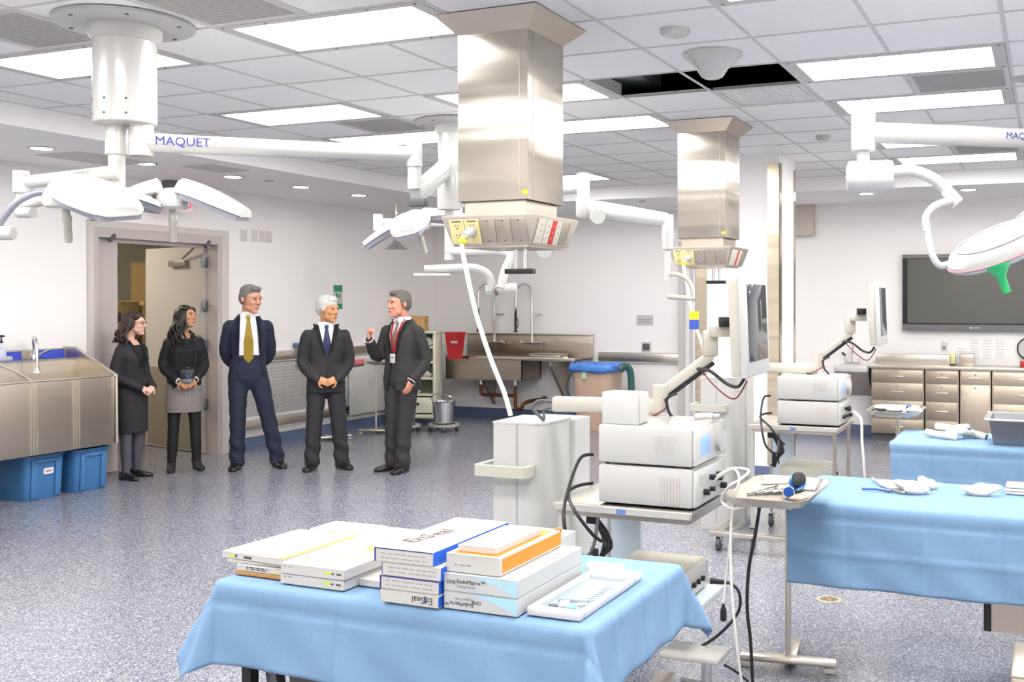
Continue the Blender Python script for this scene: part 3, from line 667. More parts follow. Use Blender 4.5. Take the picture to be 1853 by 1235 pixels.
# ================================================================== equipment towers (two alike, 3 m apart)
BLUEGLASS = mat('lcd_blue', '88a7d8', .2, emit=.25, var=.05); SCREEN = mat('monitor_glass', '3a4046', .08, spec=.8, var=.25, scale=3); PINKV = mat('vent_shadow', 'c6bcb6', .6)
WINE = mat('wine_cable', '7a3038', .4); BLUEPAN = mat('cart_side_panel', 'cfdbe6', .4, var=.03)
def caster(par, x, y, r=.05):
    c = MB(); c.cyl((x-.014, y, r), (x+.014, y, r), r, n=18); c.build('caster_wheel', DGREY, par)
    c = MB(); c.b2(x-.022, x-.016, y-.02, y+.02, r*.9, r*2.2); c.b2(x+.016, x+.022, y-.02, y+.02, r*.9, r*2.2); c.b2(x-.022, x+.022, y-.022, y+.022, r*2.1, r*2.3); c.build('caster_fork', CHROME, par)
def cabinet(o, lab):
    t = thing('equipment_cabinet', lab, 'cabinet', o, 0, 'tall white equipment cabinets under the service columns')
    # plan with big rounded front right corner; local origin at front left floor corner
    def plan(x0, x1, y0, y1, r, n=8):
        P = [(x0, y1), (x0, y0)]
        for k in range(n+1):
            a = -math.pi/2+k*math.pi/2/n; P.append((x1-r+r*math.cos(a), y0+r+r*math.sin(a)))
        return P+[(x1, y1)]
    MB().prism(plan(0, .255, 0, .3, .07), .03, 1.11).build('cabinet_body', WHITE2, t)
    MB().prism(plan(.005, .275, .3, .48, .02), .03, 1.105).build('rear_body', WHITE, t)
    MB().prism(plan(-.003, .258, -.003, .302, .072), 1.11, 1.118).build('top_cover', WHITE, t)
    MB().b2(.118, .128, -.002, .01, .05, 1.105).build('front_seam', mat('seam_grey', 'a9a9ac', .5), t)
    MB().b2(0, .255, 0, .45, 0, .03).build('plinth', GREYP, t)
    h = MB(); h.tube([(-.03, .14, .9), (-.06, .02, .9), (-.05, -.07, .9), (.02, -.085, .9), (.2, -.085, .9), (.24, -.05, .9), (.24, 0, .9)], .001, n=4, sm=0); h.bm.clear()
    prof = [(-.06, .1), (-.06, -.07), (-.045, -.085), (.2, -.085), (.215, -.07), (.215, 0), (.195, 0), (.195, -.06), (-.035, -.06), (-.035, .1)]
    h.prism(prof, .875, .925); h.build('handle_bar', CREAM, t)
    return t
CAB = V(-2.394, 4.2, 0); OFF = V(.02, 3.02, 0)
cabinet(CAB, 'tall white cabinet with rounded corner and handle standing beside the nearer device stack')
cabinet(CAB+OFF, 'tall white cabinet with rounded corner standing beside the farther device stack')
def cart(o, lab, right=True):
    t = thing('instrument_cart', lab, 'cart', o, 0, 'steel carts carrying the device stacks')
    W_, D_ = .63, .58
    MB().b2(0, W_, 0, D_, .785, .82, .006).build('cart_top', STEEL, t)
    MB().b2(.02, W_-.02, .02, D_-.02, .765, .785).build('top_apron', STEELD, t)
    MB().b2(.01, W_-.01, -.002, 0, .79, .815).build('edge_trim', GREYP, t)
    MB().b2(.3, .34, -.004, -.002, .79, .812).build('edge_label', mat('label_blue', '6480b8', .5), t)
    for x in (.03, W_-.03):
        for y in (.03, D_-.03):
            if x > .3 and not right: continue
            MB().cyl((x, y, .1), (x, y, .77), .0125, n=12).build('leg', STEELD if x > .3 else GREYP, t); caster(t, x, y, .045)
    MB().b2(.03, W_-.03, .05, D_-.03, .36, .385, .004).build('lower_shelf', mat('shelf_bluewhite', 'd8e2e8', .4), t)
    if not right:
        MB().b2(.05, .2, D_-.045, D_-.03, .05, .765).build('rear_panel', BLUEPAN, t)
    MB().b2(.05, .2, D_-.06, D_-.046, .385, .765).build('side_panel', BLUEPAN, t)
    # low steel outrigger base toward the front
    MB().b2(-.17, .55, -.36, -.28, .1, .13, .004).build('outrigger', STEEL, t); MB().b2(-.15, -.09, -.28, .1, .1, .128).build('outrigger', STEEL, t); MB().b2(.46, .52, -.28, .1, .1, .128).build('outrigger', STEEL, t)
    caster(t, -.11, -.32, .045); caster(t, .48, -.32, .045)
    return t
CRT = V(-1.965, 3.95, 0)
cart(CRT, 'steel instrument cart under the nearer pair of stacked white devices', False)
cart(CRT+OFF, 'steel instrument cart under the farther pair of stacked white devices')
def device(o, kind, lab, grp):
    t = thing('medical_device', lab, 'medical device', o, 0, grp)
    W_, D_, H_ = (.42, .43, .165) if kind != 'low' else (.34, .36, .13)
    MB().b2(0, W_, 0, D_, .008, H_, .008).build('casing', CREAM if kind == 'low' else WHITE2, t)
    MB().b2(.01, W_-.01, .01, D_-.01, H_-.002, H_+.003).build('lid', mat('device_top', 'd9d4c4', .5) if kind == 'low' else WHITE, t)
    for x in (.03, W_-.03):
        for y in (.03, D_-.03): MB().cyl((x, y, 0), (x, y, .01), .012, n=10).build('foot', BLACK, t)
    MB().b2(W_, W_+.012, .004, D_-.004, .012, H_-.004, .004).build('front_panel', WHITE, t)
    vx = MB()
    if kind == 'upper':
        for r in range(6):
            for q in range(9): vx.box((.25+q*.011+r*.002, -.001, .06+r*.013), (.004, .003, .008), rot=Matrix.Rotation(R(15), 4, 'Y'))
        MB().b2(W_+.012, W_+.015, .07, .19, .045, .13, .002).build('lcd_screen', BLUEGLASS, t)
        MB().cyl((W_+.01, .32, .085), (W_+.03, .32, .085), .05, n=24).build('scope_socket', GREYP, t); MB().cyl((W_+.03, .32, .085), (W_+.032, .32, .085), .033, n=24).build('socket_face', WHITE, t)
    elif kind == 'lower':
        for r in range(2):
            for q in range(7): vx.box((.28+q*.0135, -.001, .045+r*.06), (.006, .003, .05))
        for y, z, r_ in ((.12, .06, .013), (.2, .06, .01), (.2, .11, .012), (.3, .1, .02), (.36, .05, .014)):
            MB().cyl((W_+.012, y, z), (W_+.035, y, z), r_, n=14).build('knob', BLACK, t)
        MB().b2(W_+.012, W_+.016, .05, .16, .1, .14).build('display', GREYP, t)
    else:
        for y in (.08, .14, .2, .26): MB().cyl((W_+.012, y, .06), (W_+.026, y, .06), .012, n=12).build('socket', BLACK, t)
        MB().b2(.0, W_, -.001, 0, .085, .088).build('casing_seam', GREYP, t)
        MB().b2(.18, .22, .05, .09, .133, .134).build('sticker', mat('sticker_pale', 'e8e1a4', .5), t)
    if len(vx.bm.verts): tag(vx.build('vent_slots', PINKV, t), kind='stuff')
    else: vx.bm.free()
    return t
DV = V(-1.765, 3.985, .82)
for k, (off, wd) in enumerate(((V(0, 0, 0), 'nearer'), (OFF, 'farther'))):
    device(DV+off, 'lower', f'lower white device with black knobs on the {wd} cart', 'stacked white medical devices')
    device(DV+off+V(0, 0, .17), 'upper', f'upper white device with small blue screen stacked on the {wd} cart', 'stacked white medical devices')
    device(V(-1.78, 4.1, .386)+off, 'low', f'cream power unit on the lower shelf of the {wd} cart', 'cream power units on the cart shelves')
t = thing('converter_box', 'small plain white box standing on top of the nearer device stack', 'device', (-1.755, 4.0, 1.158))
MB().b2(0, .165, 0, .12, 0, .135, .006).build('casing', WHITE, t); MB().b2(.165, .172, .008, .112, .006, .13, .003).build('front_panel', WHITE2, t)
t = thing('camera_handpiece', 'small silver camera handpiece lying on the nearer device stack', 'camera', (-1.4, 4.27, 1.172))
MB().tube([(-.03, 0, .002), (.01, .02, .004), (.05, .02, .006)], .014, n=10, sm=3).build('grip', WHITE, t); MB().cyl((.05, .02, .006), (.075, .025, .006), .018, n=14).build('coupler', CHROME, t)
# ------------------------------------------------------------------ monitors on arms
def monitor(off, lab):
    o0 = at(1185, 730, 4.75)+off
    t = thing('arm_monitor', lab, 'monitor', (o0.x, o0.y, 0), 0, 'monitors on cream swivel arms')
    q = lambda x, y, Z: at(x, y, Z)+off-V(o0.x, o0.y, 0)
    a, b = q(1000, 738, 4.78), q(1195, 742, 4.72); d = (b-a).normalized(); a.z = b.z = 1.2
    h = MB(); L = (b-a).length; h.box((L/2, 0, 0), (L, .06, .07), .012)
    h.xf(face_mat(a, d, V(0, 0, 1).cross(d))); h.build('base_arm', CREAM, t)
    MB().lathe([(.036, -.06), (.038, -.05), (.038, .06), (.03, .065)], q(1195, 722, 4.72), 18).build('pivot', CREAM, t)
    c, e = q(1195, 712, 4.72), q(1288, 642, 4.7); d2 = (e-c).normalized(); L2 = (e-c).length
    MM = face_mat(c, d2, V(0, 0, 1)-d2*d2.z)
    h = MB(); h.box((L2/2, 0, 0), (L2, .045, .045), .01); h.xf(MM); h.build('lift_arm', CREAM, t)
    h = MB(); h.box((L2/2, -.035, -.01), (L2*.9, .02, .03), .005); h.xf(MM); h.build('cable_guide', BLACK, t)
    MB().b2(-.035, .035, -.03, .03, -.06, .06, .012).xf(Matrix.Translation(q(1285, 622, 4.7)) @ Matrix.Rotation(TH, 4, 'Z')).build('pivot', CREAM, t)
    MB().b2(-.055, .055, -.025, .025, -.025, .025, .006).xf(Matrix.Translation(q(1306, 600, 4.66)) @ Matrix.Rotation(TH, 4, 'Z')).build('tilt_bracket', CREAM, t)
    MB().b2(-.03, .03, -.025, .025, -.022, .022, .004).xf(Matrix.Translation(q(1313, 583, 4.62)) @ Matrix.Rotation(TH, 4, 'Z')).build('tilt_lock', BLACK, t)
    # panel: local x = screen width, y = up, z = screen normal
    n = (V(cT, sT, 0)*math.sin(R(70))+V(sT, -cT, 0)*math.cos(R(70))).normalized(); n = (n+V(0, 0, .04)).normalized()
    rgt = V(0, 0, 1).cross(n).normalized(); up = n.cross(rgt)
    PM = face_mat(q(1365, 590, 4.55), rgt, up)
    pb = MB(); pb.box((0, 0, -.035), (.44, .42, .05), .012); pb.xf(PM); pb.build('monitor_back', CREAM, t)
    pb = MB(); pb.box((0, .002, 0), (.46, .44, .03), .008); pb.xf(PM); f_ = pb.build('bezel', WHITE2, t)
    pb = MB(); pb.box((0, .015, .0155), (.37, .335, .004), .001); pb.xf(PM); pb.build('screen', SCREEN, t)
    pb = MB()
    for k in range(4): pb.box((.08+k*.025, -.19, .016), (.012, .006, .003))
    pb.xf(PM); tag(pb.build('button_row', GREYP, f_), kind='stuff')
    MB().tube([q(1262, 668, 4.66), q(1285, 672, 4.62), q(1315, 695, 4.6), q(1335, 700, 4.58), q(1347, 685, 4.56)], .008, n=8, sm=6).build('monitor_cable', CABLE, t)
    MB().tube([q(1270, 672, 4.66), q(1300, 705, 4.62), q(1330, 722, 4.6), q(1352, 690, 4.56)], .004, n=6, sm=6).build('thin_cable', WINE, t)
    MB().tube([q(1225, 712, 4.66), q(1207, 722, 4.66), q(1210, 745, 4.66), q(1220, 762, 4.64), q(1190, 766, 4.64), q(1160, 758, 4.66)], .007, n=8, sm=6).build('arm_cable', CABLE, t)
    MB().tube([q(1202, 722, 4.66), q(1205, 738, 4.66), q(1185, 752, 4.66), q(1160, 760, 4.66)], .004, n=6, sm=6).build('thin_cable', WINE, t)
    MB().tube([q(1003, 728, 4.8), q(975, 726, 4.8), q(965, 740, 4.8), q(985, 762, 4.8)], .008, n=8, sm=6).build('loop_cable', DGREY, t)
    MB().tube([q(1003, 738, 4.8), q(985, 742, 4.8), q(985, 758, 4.8)], .006, n=8, sm=6).build('loop_cable', DGREY, t)
    return t
monitor(V(0, 0, 0), 'flat monitor on a cream swivel arm above the nearer device stack')
monitor(OFF+V(.1, -.12, .02), 'flat monitor on a cream swivel arm above the farther device stack')
# ------------------------------------------------------------------ black cables of the towers
def cable(pts, r, lab, m=CABLE, grp=None, name='cable', sm=6):
    o = MB().tube(pts, r, n=8, sm=sm).build(name, m); return tag(o, lab, 'cable', grp)
for k, (off, wd) in enumerate(((V(0, 0, 0), 'nearer'), (OFF, 'farther'))):
    q = lambda x, y, Z: at(x, y, Z)+off
    cable([q(1073, 823, 4.5), q(1050, 830, 4.45), q(1030, 880, 4.3), q(1020, 930, 4.15), q(1030, 985, 4.12), q(1060, 1008, 4.12), q(1075, 985, 4.2), q(1082, 940, 4.3)], .0075, f'black cable looping from the upper device off the {wd} cart')
    cable([q(1072, 875, 4.45), q(1045, 880, 4.38), q(1028, 893, 4.3), q(1040, 925, 4.12), q(1070, 965, 4.12), q(1088, 980, 4.15)], .0075, f'black cable crossing from the lower device over the edge of the {wd} cart')
    g = thing('cable_bundle', f'bundle of black plugs and cables hanging below the {wd} cart', 'cable')
    MB().b2(-.025, .025, -.02, .02, -.03, .03, .004).xf(Matrix.Translation(q(1073, 935, 4.45))).build('socket_block', BLACK, g)
    for a in range(4):
        MB().tube([q(1073+a*3, 940, 4.45), q(1088+a*4, 965, 4.44), q(1092+a*5, 990, 4.42), q(1080+a*4, 1020-a*4, 4.42), q(1066+a*9, 1032-a*2, 4.42)], .0065-.001*(a % 2), n=8, sm=6).build('cable', CABLE, g)
    MB().lathe([(.012, -.05), (.016, -.02), (.014, .05)], q(1077, 1015, 4.4), 10).build('plug', BLACK, g)
cable([at(1288, 1052, 4.45), at(1320, 1056, 4.42), at(1338, 1075, 4.4), at(1335, 1110, 4.4), at(1300, 1150, 4.4), at(1258, 1177, 4.4)], .0065, 'black cable arcing from the cream power unit down to the floor stand')
t = thing('connector_plug', 'black connector plug on the front of the cream power unit', 'plug', at(1300, 1053, 4.44)); MB().tube([(-.035, -.01, .002), (.0, 0, 0), (.04, .015, -.004)], lambda u: .014-.006*u, n=10).build('plug_body', BLACK, t)
t = thing('hanging_plug', 'small black plug dangling in front of the mayo stand', 'plug', at(1309, 1112, 4.3)); MB().lathe([(.006, .045), (.008, .03), (.013, .02), (.014, -.02), (.011, -.028)], n=12).build('plug_body', BLACK, t); MB().tube([(0, 0, .045), at(1312, 1060, 4.3)-at(1309, 1112, 4.3), at(1318, 1000, 4.28)-at(1309, 1112, 4.3), at(1325, 940, 4.25)-at(1309, 1112, 4.3), at(1330, 905, 4.2)-at(1309, 1112, 4.3)], .004, n=6, sm=4).build('thin_cord', WCABLE, t)
cable([at(1377, 900, 4.25), at(1368, 960, 4.25), at(1355, 1030, 4.25), at(1352, 1100, 4.28), at(1358, 1160, 4.3), at(1362, 1235, 4.3), at(1365, 1258, 4.3)], .0075, 'long black cable hanging from the mayo tray to the floor')
cable([at(1295, 868, 4.35), at(1315, 855, 4.3), at(1330, 850, 4.25), at(1338, 870, 4.2), at(1328, 905, 4.2), at(1322, 980, 4.2), at(1325, 1080, 4.2), at(1335, 1180, 4.22), at(1345, 1262, 4.25)], .0055, 'white tube hanging from the lower device past the mayo tray', WCABLE)
cable([at(1297, 862, 4.35), at(1325, 848, 4.3), at(1355, 852, 4.2), at(1340, 868, 4.15), at(1320, 880, 4.15), at(1305, 905, 4.25), at(1322, 920, 4.2), at(1345, 918, 4.15), at(1360, 905, 4.1)], .0055, 'white tubing looped at the end of the mayo tray', WCABLE)
cable([at(1545, 745, 6.95), at(1558, 760, 6.9), at(1560, 800, 6.9), at(1565, 865, 6.9), at(1567, 940, 6.92), at(1566, 996, 6.93)], .009, 'white tube hanging beside the farther device stack', WCABLE)
# ------------------------------------------------------------------ foot pedal on stand, lower right of the draped table
t = thing('floor_stand', 'flat grey topped steel floor stand beside the blue draped table', 'stand', (onz(1270, 1180, .2).x, onz(1270, 1180, .2).y, 0))
MB().b2(-.16, .1, -.09, .09, .18, .205, .008).build('stand_top', mat('stand_grey', 'b9b6b1', .5), t); MB().cyl((.02, 0, .05), (.02, 0, .18), .022, n=14).build('post', CHROME, t)
for a in (20, 140, 260): MB().tube([(.02, 0, .06), (.02+.2*math.cos(R(a)), .2*math.sin(R(a)), .02)], .012, n=8).build('foot_bar', CHROME, t)
cable([onz(1312, 1205, .12), onz(1330, 1215, .06), onz(1355, 1235, .015)], .006, 'short black cord running along the floor from the grey topped stand')
# ------------------------------------------------------------------ mayo stands
def mayo(tray_c, pole, w_, d_, z, lab, rot=0, base_dir=(1, .35), grp=None):
    t = thing('mayo_stand', lab, 'instrument stand', (pole[0], pole[1], 0), 0, grp)
    px, py = tray_c[0]-pole[0], tray_c[1]-pole[1]
    tr = MB()
    def rr(hw, hd, r, zz, n=5):
        P = []
        for cx_, cy_, a0 in ((hw-r, hd-r, 0), (-hw+r, hd-r, 90), (-hw+r, -hd+r, 180), (hw-r, -hd+r, 270)):
            for k in range(n+1): a = R(a0+90*k/n); P.append(tr.bm.verts.new((px+cx_+r*math.cos(a), py+cy_+r*math.sin(a), zz)))
        return P
    a = rr(w_/2-.02, d_/2-.02, .05, z-.03); b = rr(w_/2, d_/2, .07, z); c_ = rr(w_/2-.008, d_/2-.008, .065, z); e = rr(w_/2-.03, d_/2-.03, .05, z-.024)
    tr.skin([a, b, c_, e]); tr.build('tray', STEEL, t)
    f = MB(); f.tube([(px-w_*.3, py+d_*.4, z-.035), (px-w_*.3, py-d_*.4, z-.035), (px+w_*.3, py-d_*.4, z-.035), (px+w_*.3, py+d_*.4, z-.035), (px-w_*.3, py+d_*.4, z-.035)], .008, n=8); f.build('tray_frame', CHROME, t)
    MB().tube([(0, 0, .05), (0, 0, z-.12), (0, 0, z-.06), (px*.25, py*.25, z-.04)], .014, n=12).build('pole', STEEL, t)
    bd = Vector((base_dir[0], base_dir[1], 0)).normalized(); pd = V(-bd.y, bd.x, 0)
    fb = MB(); fb.box((0, 0, .045), (.44, .07, .03), .012, rot=Matrix.Rotation(math.atan2(bd.y, bd.x), 4, 'Z')); fb.build('base_bar', STEEL, t)
    for s_ in (-1, 1):
        p = bd*(.19*s_); MB().box(p+pd*.0+V(0, 0, .015), (.05, .05, .03), .008).build('glide', CREAM, t)
    MB().box(pd*.16+V(0, 0, .03), (.06, .3, .03), .008, rot=Matrix.Rotation(math.atan2(bd.y, bd.x), 4, 'Z')).build('base_bar', STEEL, t)
    return t
mayo((-1.04, 4.22), (-1.1, 4.62), .34, .58, .9, 'mayo stand with instrument tray between the device cart and the blue draped table', base_dir=(1, .12))
mayo((-.98, 7.35), (-1.0, 7.55), .36, .5, .93, 'mayo stand with clutter on its tray beside the farther device cart')
# items on the mayo tray
def inst(name, pts, r, m, lab, cat='instrument', grp='instruments on the nearer mayo tray'):
    return tag(MB().tube(pts, r, n=8, sm=3).build(name, m), lab, cat, grp)
T0 = V(-1.04, 4.22, .876)
SCO = mat('instrument_steel', '9c9a94', .3, .9)
for k in range(5):
    inst('scissors' if k % 2 else 'forceps', [T0+V(-.11+.03*k, -.1+.02*k, .006), T0+V(-.06+.03*k, .04, .009), T0+V(-.04+.025*k, .17, .006)], .006, SCO, ['steel forceps along the left rim of the mayo tray', 'steel scissors beside the left forceps on the mayo tray', 'steel forceps in the middle of the mayo tray', 'steel scissors in the middle of the mayo tray', 'steel forceps near the blue ringed scope on the mayo tray'][k])
t = thing('scope_handle', 'scope handle with shiny blue ring on the mayo tray', 'endoscope', T0+V(.07, .02, .03)); BLU = mat('blue_anodised', '2c62b8', .2, .7)
MB().lathe([(.02, -.012), (.036, -.01), (.036, .012), (.02, .014)], (0, 0, .018), 20, (.3, -.8, .4)).build('blue_ring', BLU, t); MB().lathe([(.02, .01), (.026, .02), (.03, .05), (.02, .055)], (0, 0, .018), 20, (.3, -.8, .4)).build('eyepiece', BLACK, t)
MB().tube([(0, 0, .012), (-.08, .05, 0), (-.16, .02, -.005)], .007, n=8, sm=4).build('shaft', CREAM, t)
t = thing('scope_handle', 'smaller scope coupler with blue face lying in the mayo tray', 'endoscope', T0+V(.06, -.1, .025)); MB().lathe([(.015, -.02), (.026, -.012), (.026, .01), (.016, .014)], (0, 0, .0), 18, (.3, -.9, .2)).build('coupler_body', SCO, t); MB().lathe([(.021, .0), (.021, .004)], (.004, -.012, .003), 18, (.3, -.9, .2)).build('blue_ring', BLU, t)
o = MB().b2(-.06, .1, -.06, .12, 0, .012, .004).xf(Matrix.Translation(T0+V(.03, .1, .006)) @ Matrix.Rotation(.1, 4, 'Z')).build('folded_towel', WHITE); tag(o, 'folded white towel at the far end of the mayo tray', 'towel')
o = MB().b2(-.03, .03, -.08, .08, 0, .012, .003).xf(Matrix.Translation(T0+V(.12, -.08, .004)) @ Matrix.Rotation(-.2, 4, 'Z')).build('wooden_block', mat('pink_wood', 'c9a48e', .6)); tag(o, 'slim pinkish strip lying along the right rim of the mayo tray', 'strip')
cable([at(1395, 800, 4.9), at(1390, 840, 4.9), at(1395, 851, 4.9), at(1425, 855, 4.7)], .009, 'black scope cable draped onto the mayo tray') if False else None
# clutter on the far mayo tray
F0 = V(-.98, 7.35, .906)
for k, (dx, dy, m, nm, lab) in enumerate([(-.1, 0, WHITE2, 'gauze_pack', 'white gauze pack on the far mayo tray'), (.0, -.1, CREAM, 'gauze_pack', 'cream gauze pack in the middle of the far mayo tray'), (.08, .02, BLU, 'blue_clip', 'dark blue clip on the far mayo tray'), (.13, -.1, WHITE, 'gauze_pack', 'white gauze pack at the right rim of the far mayo tray')]):
    o = MB().ell((0, 0, .025), (.06 if m != BLU else .025, .07 if m != BLU else .03, .025), 10).xf(Matrix.Translation(F0+V(dx, dy, 0))).build(nm, m); tag(o, lab, nm.split('_')[-1])
# floor drain
o = thing('floor_drain', 'round brass floor drain in the speckled floor', 'drain', (-1.142, 5.778, 0)); BR = mat('brass', 'c2a77a', .35, .7)
MB().lathe([(.07, .0), (.07, .004), (.055, .005), (.055, .001)], n=28).build('rim', mat('drain_rim', 'd8d2c8', .4, .6), o); MB().lathe([(.055, .001), (.055, .004)], n=28).build('strainer', BR, o)
s = MB()
for k in range(8): a = R(45*k); s.box((.033*math.cos(a), .033*math.sin(a), .0045), (.03, .006, .001), rz=a)
tag(s.build('drain_slots', DGREY, o), kind='stuff')
# ================================================================== draped tables
def crease(x, step, wd=.009):
    d = abs((x/step) % 1-.5)-.5; return math.exp(-(d*step/wd)**2)
def drape(name, lab, x0, x1, y0, y1, z, hang, seed=0, res=.016, flare=.35, gap=.012, wav=.01, stepx=.24, stepy=.2):
    rnd = random.Random(seed); ph = [rnd.uniform(0, 6.28) for _ in range(6)]
    hl, hr, hf, hb = hang; W_ = x1-x0; D_ = y1-y0
    nu = int((W_+hl+hr)/res); nv = int((D_+hf+hb)/res)
    ox, oy = (x0+x1)/2, (y0+y1)/2
    def fn(a, b):
        s = -hl+a*(W_+hl+hr); t = -hf+b*(D_+hf+hb)
        dx = s if s < 0 else (s-W_ if s > W_ else 0); dy = t if t < 0 else (t-D_ if t > D_ else 0)
        bx = min(max(s, 0), W_); by = min(max(t, 0), D_)
        h = .003*math.sin(9*s+ph[0])*math.sin(8*t+ph[1])
        cr = (crease(s+.05, stepx)*(1 if int((s+5)/stepx) % 2 else -1)+crease(t+.07, stepy)*(1 if int((t+5)/stepy) % 2 else -1))*.0065
        if dx == 0 and dy == 0: return (x0+bx-ox, y0+by-oy, z+.002+abs(h)*.5+max(cr, -.001)*.5)
        d = math.hypot(dx, dy); nx, ny = dx/d, dy/d
        r = .018                                            # rounded table edge
        th = min(d/r, math.pi/2); out = r*math.sin(th); dn = r*(1-math.cos(th)); rem = max(0, d-r*math.pi/2)
        cn = 4*abs(nx*ny)*abs(nx*ny)                        # corner cone
        fl_ = flare*cn+.05
        wv = wav*(rem/.25)*(math.sin(13*s+ph[2])+.6*math.sin(29*t+23*s+ph[3])) if not cn > .3 else 0
        fold = .03*cn*math.sin(8*math.atan2(abs(dy), abs(dx))+ph[4])*(rem/.25)
        o_ = out+rem*fl_+wv+fold+cr*1.0
        return (x0+bx+nx*(o_+gap*.2)-ox, y0+by+ny*(o_+gap*.2)-oy, z+.002-dn-rem*math.sqrt(max(.1, 1-fl_*fl_)))
    m = MB().grid(fn, nu, nv)
    o = m.build(name, BLUEC, None, 60); o.location = (ox, oy, 0)
    md = o.modifiers.new('thickness', 'SOLIDIFY'); md.thickness = .0015; md.offset = 1
    return tag(o, lab, 'drape')
def table(lab, x0, x1, y0, y1, z, legm, pedestal=False):
    ox, oy = (x0+x1)/2, (y0+y1)/2
    t = thing('instrument_table', lab, 'table', (ox, oy, 0)); a, b = (x1-x0)/2, (y1-y0)/2
    MB().b2(-a+.004, a-.004, -b+.004, b-.004, z-.035, z, .006).build('table_top', STEEL, t)
    if pedestal:
        MB().b2(.25, .6, -.16, .16, .12, z-.035, .01).build('pedestal', STEELD, t); MB().b2(-.1, 1.0, -.25, .25, 0, .12, .02).build('base', STEELD, t); return t, a, b
    for sx in (-1, 1):
        for sy in (-1, 1):
            xx = sx*(a-.05) if sx < 0 else a-.28
            MB().b2(xx-.017, xx+.017, sy*(b-.06)-.017, sy*(b-.06)+.017, 0, z-.035).build('leg', legm, t)
    MB().b2(-a+.05, a-.28, -b+.3, b-.08, .22, .25).build('lower_shelf', STEELD, t)
    return t, a, b
FT = (-2.27, -1.08, 2.37, 3.04)
t, a, b = table('black legged instrument table under the front blue drape', *FT, .85, BLACK)
for sx in (-1,): MB().box((sx*(a-.12), -b+.1, .5), (.04, .04, .62), .004, rot=Matrix.Rotation(R(12*sx), 4, 'Y')).build('folding_brace', mat('brace_grey', '6c6c70', .4, .5), t)
MB().b2(-a+.2, -a+.5, -b+.05, b-.1, .3, .62, .01).build('storage_bin', DGREY, t)
drape('table_drape', 'light blue surgical drape on the table piled with white boxes', *FT, .85, (.2, .2, .25, .2), 3, flare=.42, res=.011)
NT = (-1.055, .95, 4.45, 5.15)
t, a, b = table('steel table under the blue drape beside the mayo stand', *NT, .8, STEELD, True)
MB().b2(-.17, .8, -b+.1, -b+.3, .3, .7).build('drawer_box', STEELD, t); MB().b2(-.2, -.17, -b+.095, -b+.3, .3, .7).build('drawer_side', BLACK, t)
drape('table_drape', 'blue surgical drape with fold creases hanging beside the mayo stand', *NT, .8, (.02, .1, .36, .1), 5, res=.013, flare=.12, stepx=.31, stepy=.15, wav=.006)
XT = (-.9, .95, 6.52, 7.2)
t, a, b = table('steel table under the far blue drape with the steel basin', *XT, .8, STEELD, True)
drape('table_drape', 'blue surgical drape under the steel basin in front of the steel drawers', *XT, .8, (.02, .1, .36, .1), 8, res=.014, flare=.12, stepx=.28, stepy=.16, wav=.005)
# ------------------------------------------------------------------ boxes on the front table
PAPER = mat('carton_white', 'c0bdb8', .55, var=.015); PAPERG = mat('carton_grey', 'b9bbbc', .55, var=.02); TXT = mat('print_dark', '4a4a4e', .7); TXTG = mat('print_mid', '9a9a9c', .7)
BLUEB = mat('carton_blue', '1f5fd0', .4); NAVY = mat('carton_navy', '2a2f86', .5); ORG = mat('carton_orange', 'f08a1e', .5); LIME = mat('print_lime', 'bcd24c', .6); YEL = mat('print_yellow', 'f0bf2e', .6); SKY = mat('carton_skyblue', 'a5cde0', .5); KRAFT = mat('kraft', 'b57f3f', .7); REDP = mat('print_red', '9c2230', .6)
def carton_box(x, y, z, dx, dy, dz, lab, m=PAPER, rz=0, grp=None):
    t = thing('product_box', lab, 'box', (x, y, z), rz, grp)      # origin: front left bottom corner
    MB().b2(0, dx, 0, dy, 0, dz-.0005, .0015, 1).build('carton', m, t)
    MB().b2(.004, dx-.004, -.0006, 0, dz-.0022, dz-.0014).build('lid_seam', TXTG, t)
    return t
def patch(t, x0, x1, y0, y1, z0, z1, m, nm='print'):
    return MB().b2(x0, x1, y0, y1, z0, z1).build(nm, m, t)
def lines(t, x0, z0, n, wd, h, gap, m=TXTG, y=-.0008, axis='front', seed=1):
    rnd = random.Random(seed); s = MB()
    for k in range(n):
        x = 0
        while x < wd:
            l = rnd.uniform(.006, .02)
            if axis == 'front': s.b2(x0+x, x0+min(x+l, wd), y, y+.0009, z0+k*gap, z0+k*gap+h)
            else: s.b2(x0+x, x0+min(x+l, wd), z0+k*gap, z0+k*gap+h, y-.0002, y+.0007)
            x += l+rnd.uniform(.003, .01)
    return tag(s.build('small_print', m, t), kind='stuff')
Zt = .858
# 1: kraft box and thin boxes at the left end
t = carton_box(-2.26, 2.41, Zt, .2, .3, .012, 'flat brown kraft box at the left end of the front table', KRAFT)
t = carton_box(-2.258, 2.412, Zt+.0125, .195, .3, .018, 'white box with red end lying on the kraft box'); patch(t, .19, .1955, -.001, .29, .001, .017, REDP, 'red_end'); lines(t, .04, .006, 2, .08, .003, .005, TXT); patch(t, .14, .165, -.001, 0, .005, .009, LIME)
t = carton_box(-2.30, 2.42, Zt+.031, .2, .25, .01, 'thin white envelope box below the yellow striped box', PAPER, .04)
t = carton_box(-2.325, 2.425, Zt+.042, .245, .33, .02, 'white box with yellow stripe along its top edge at the left of the pile', PAPER, -.05)
patch(t, .232, .244, .0, .33, .0195, .0205, YEL, 'yellow_stripe'); patch(t, .1, .23, .01, .014, .0195, .0203, KRAFT, 'brown_line'); patch(t, .03, .05, -.001, 0, .006, .013, LIME); patch(t, .055, .063, -.001, 0, .006, .014, TXT); patch(t, .09, .12, -.001, 0, .005, .013, TXT)
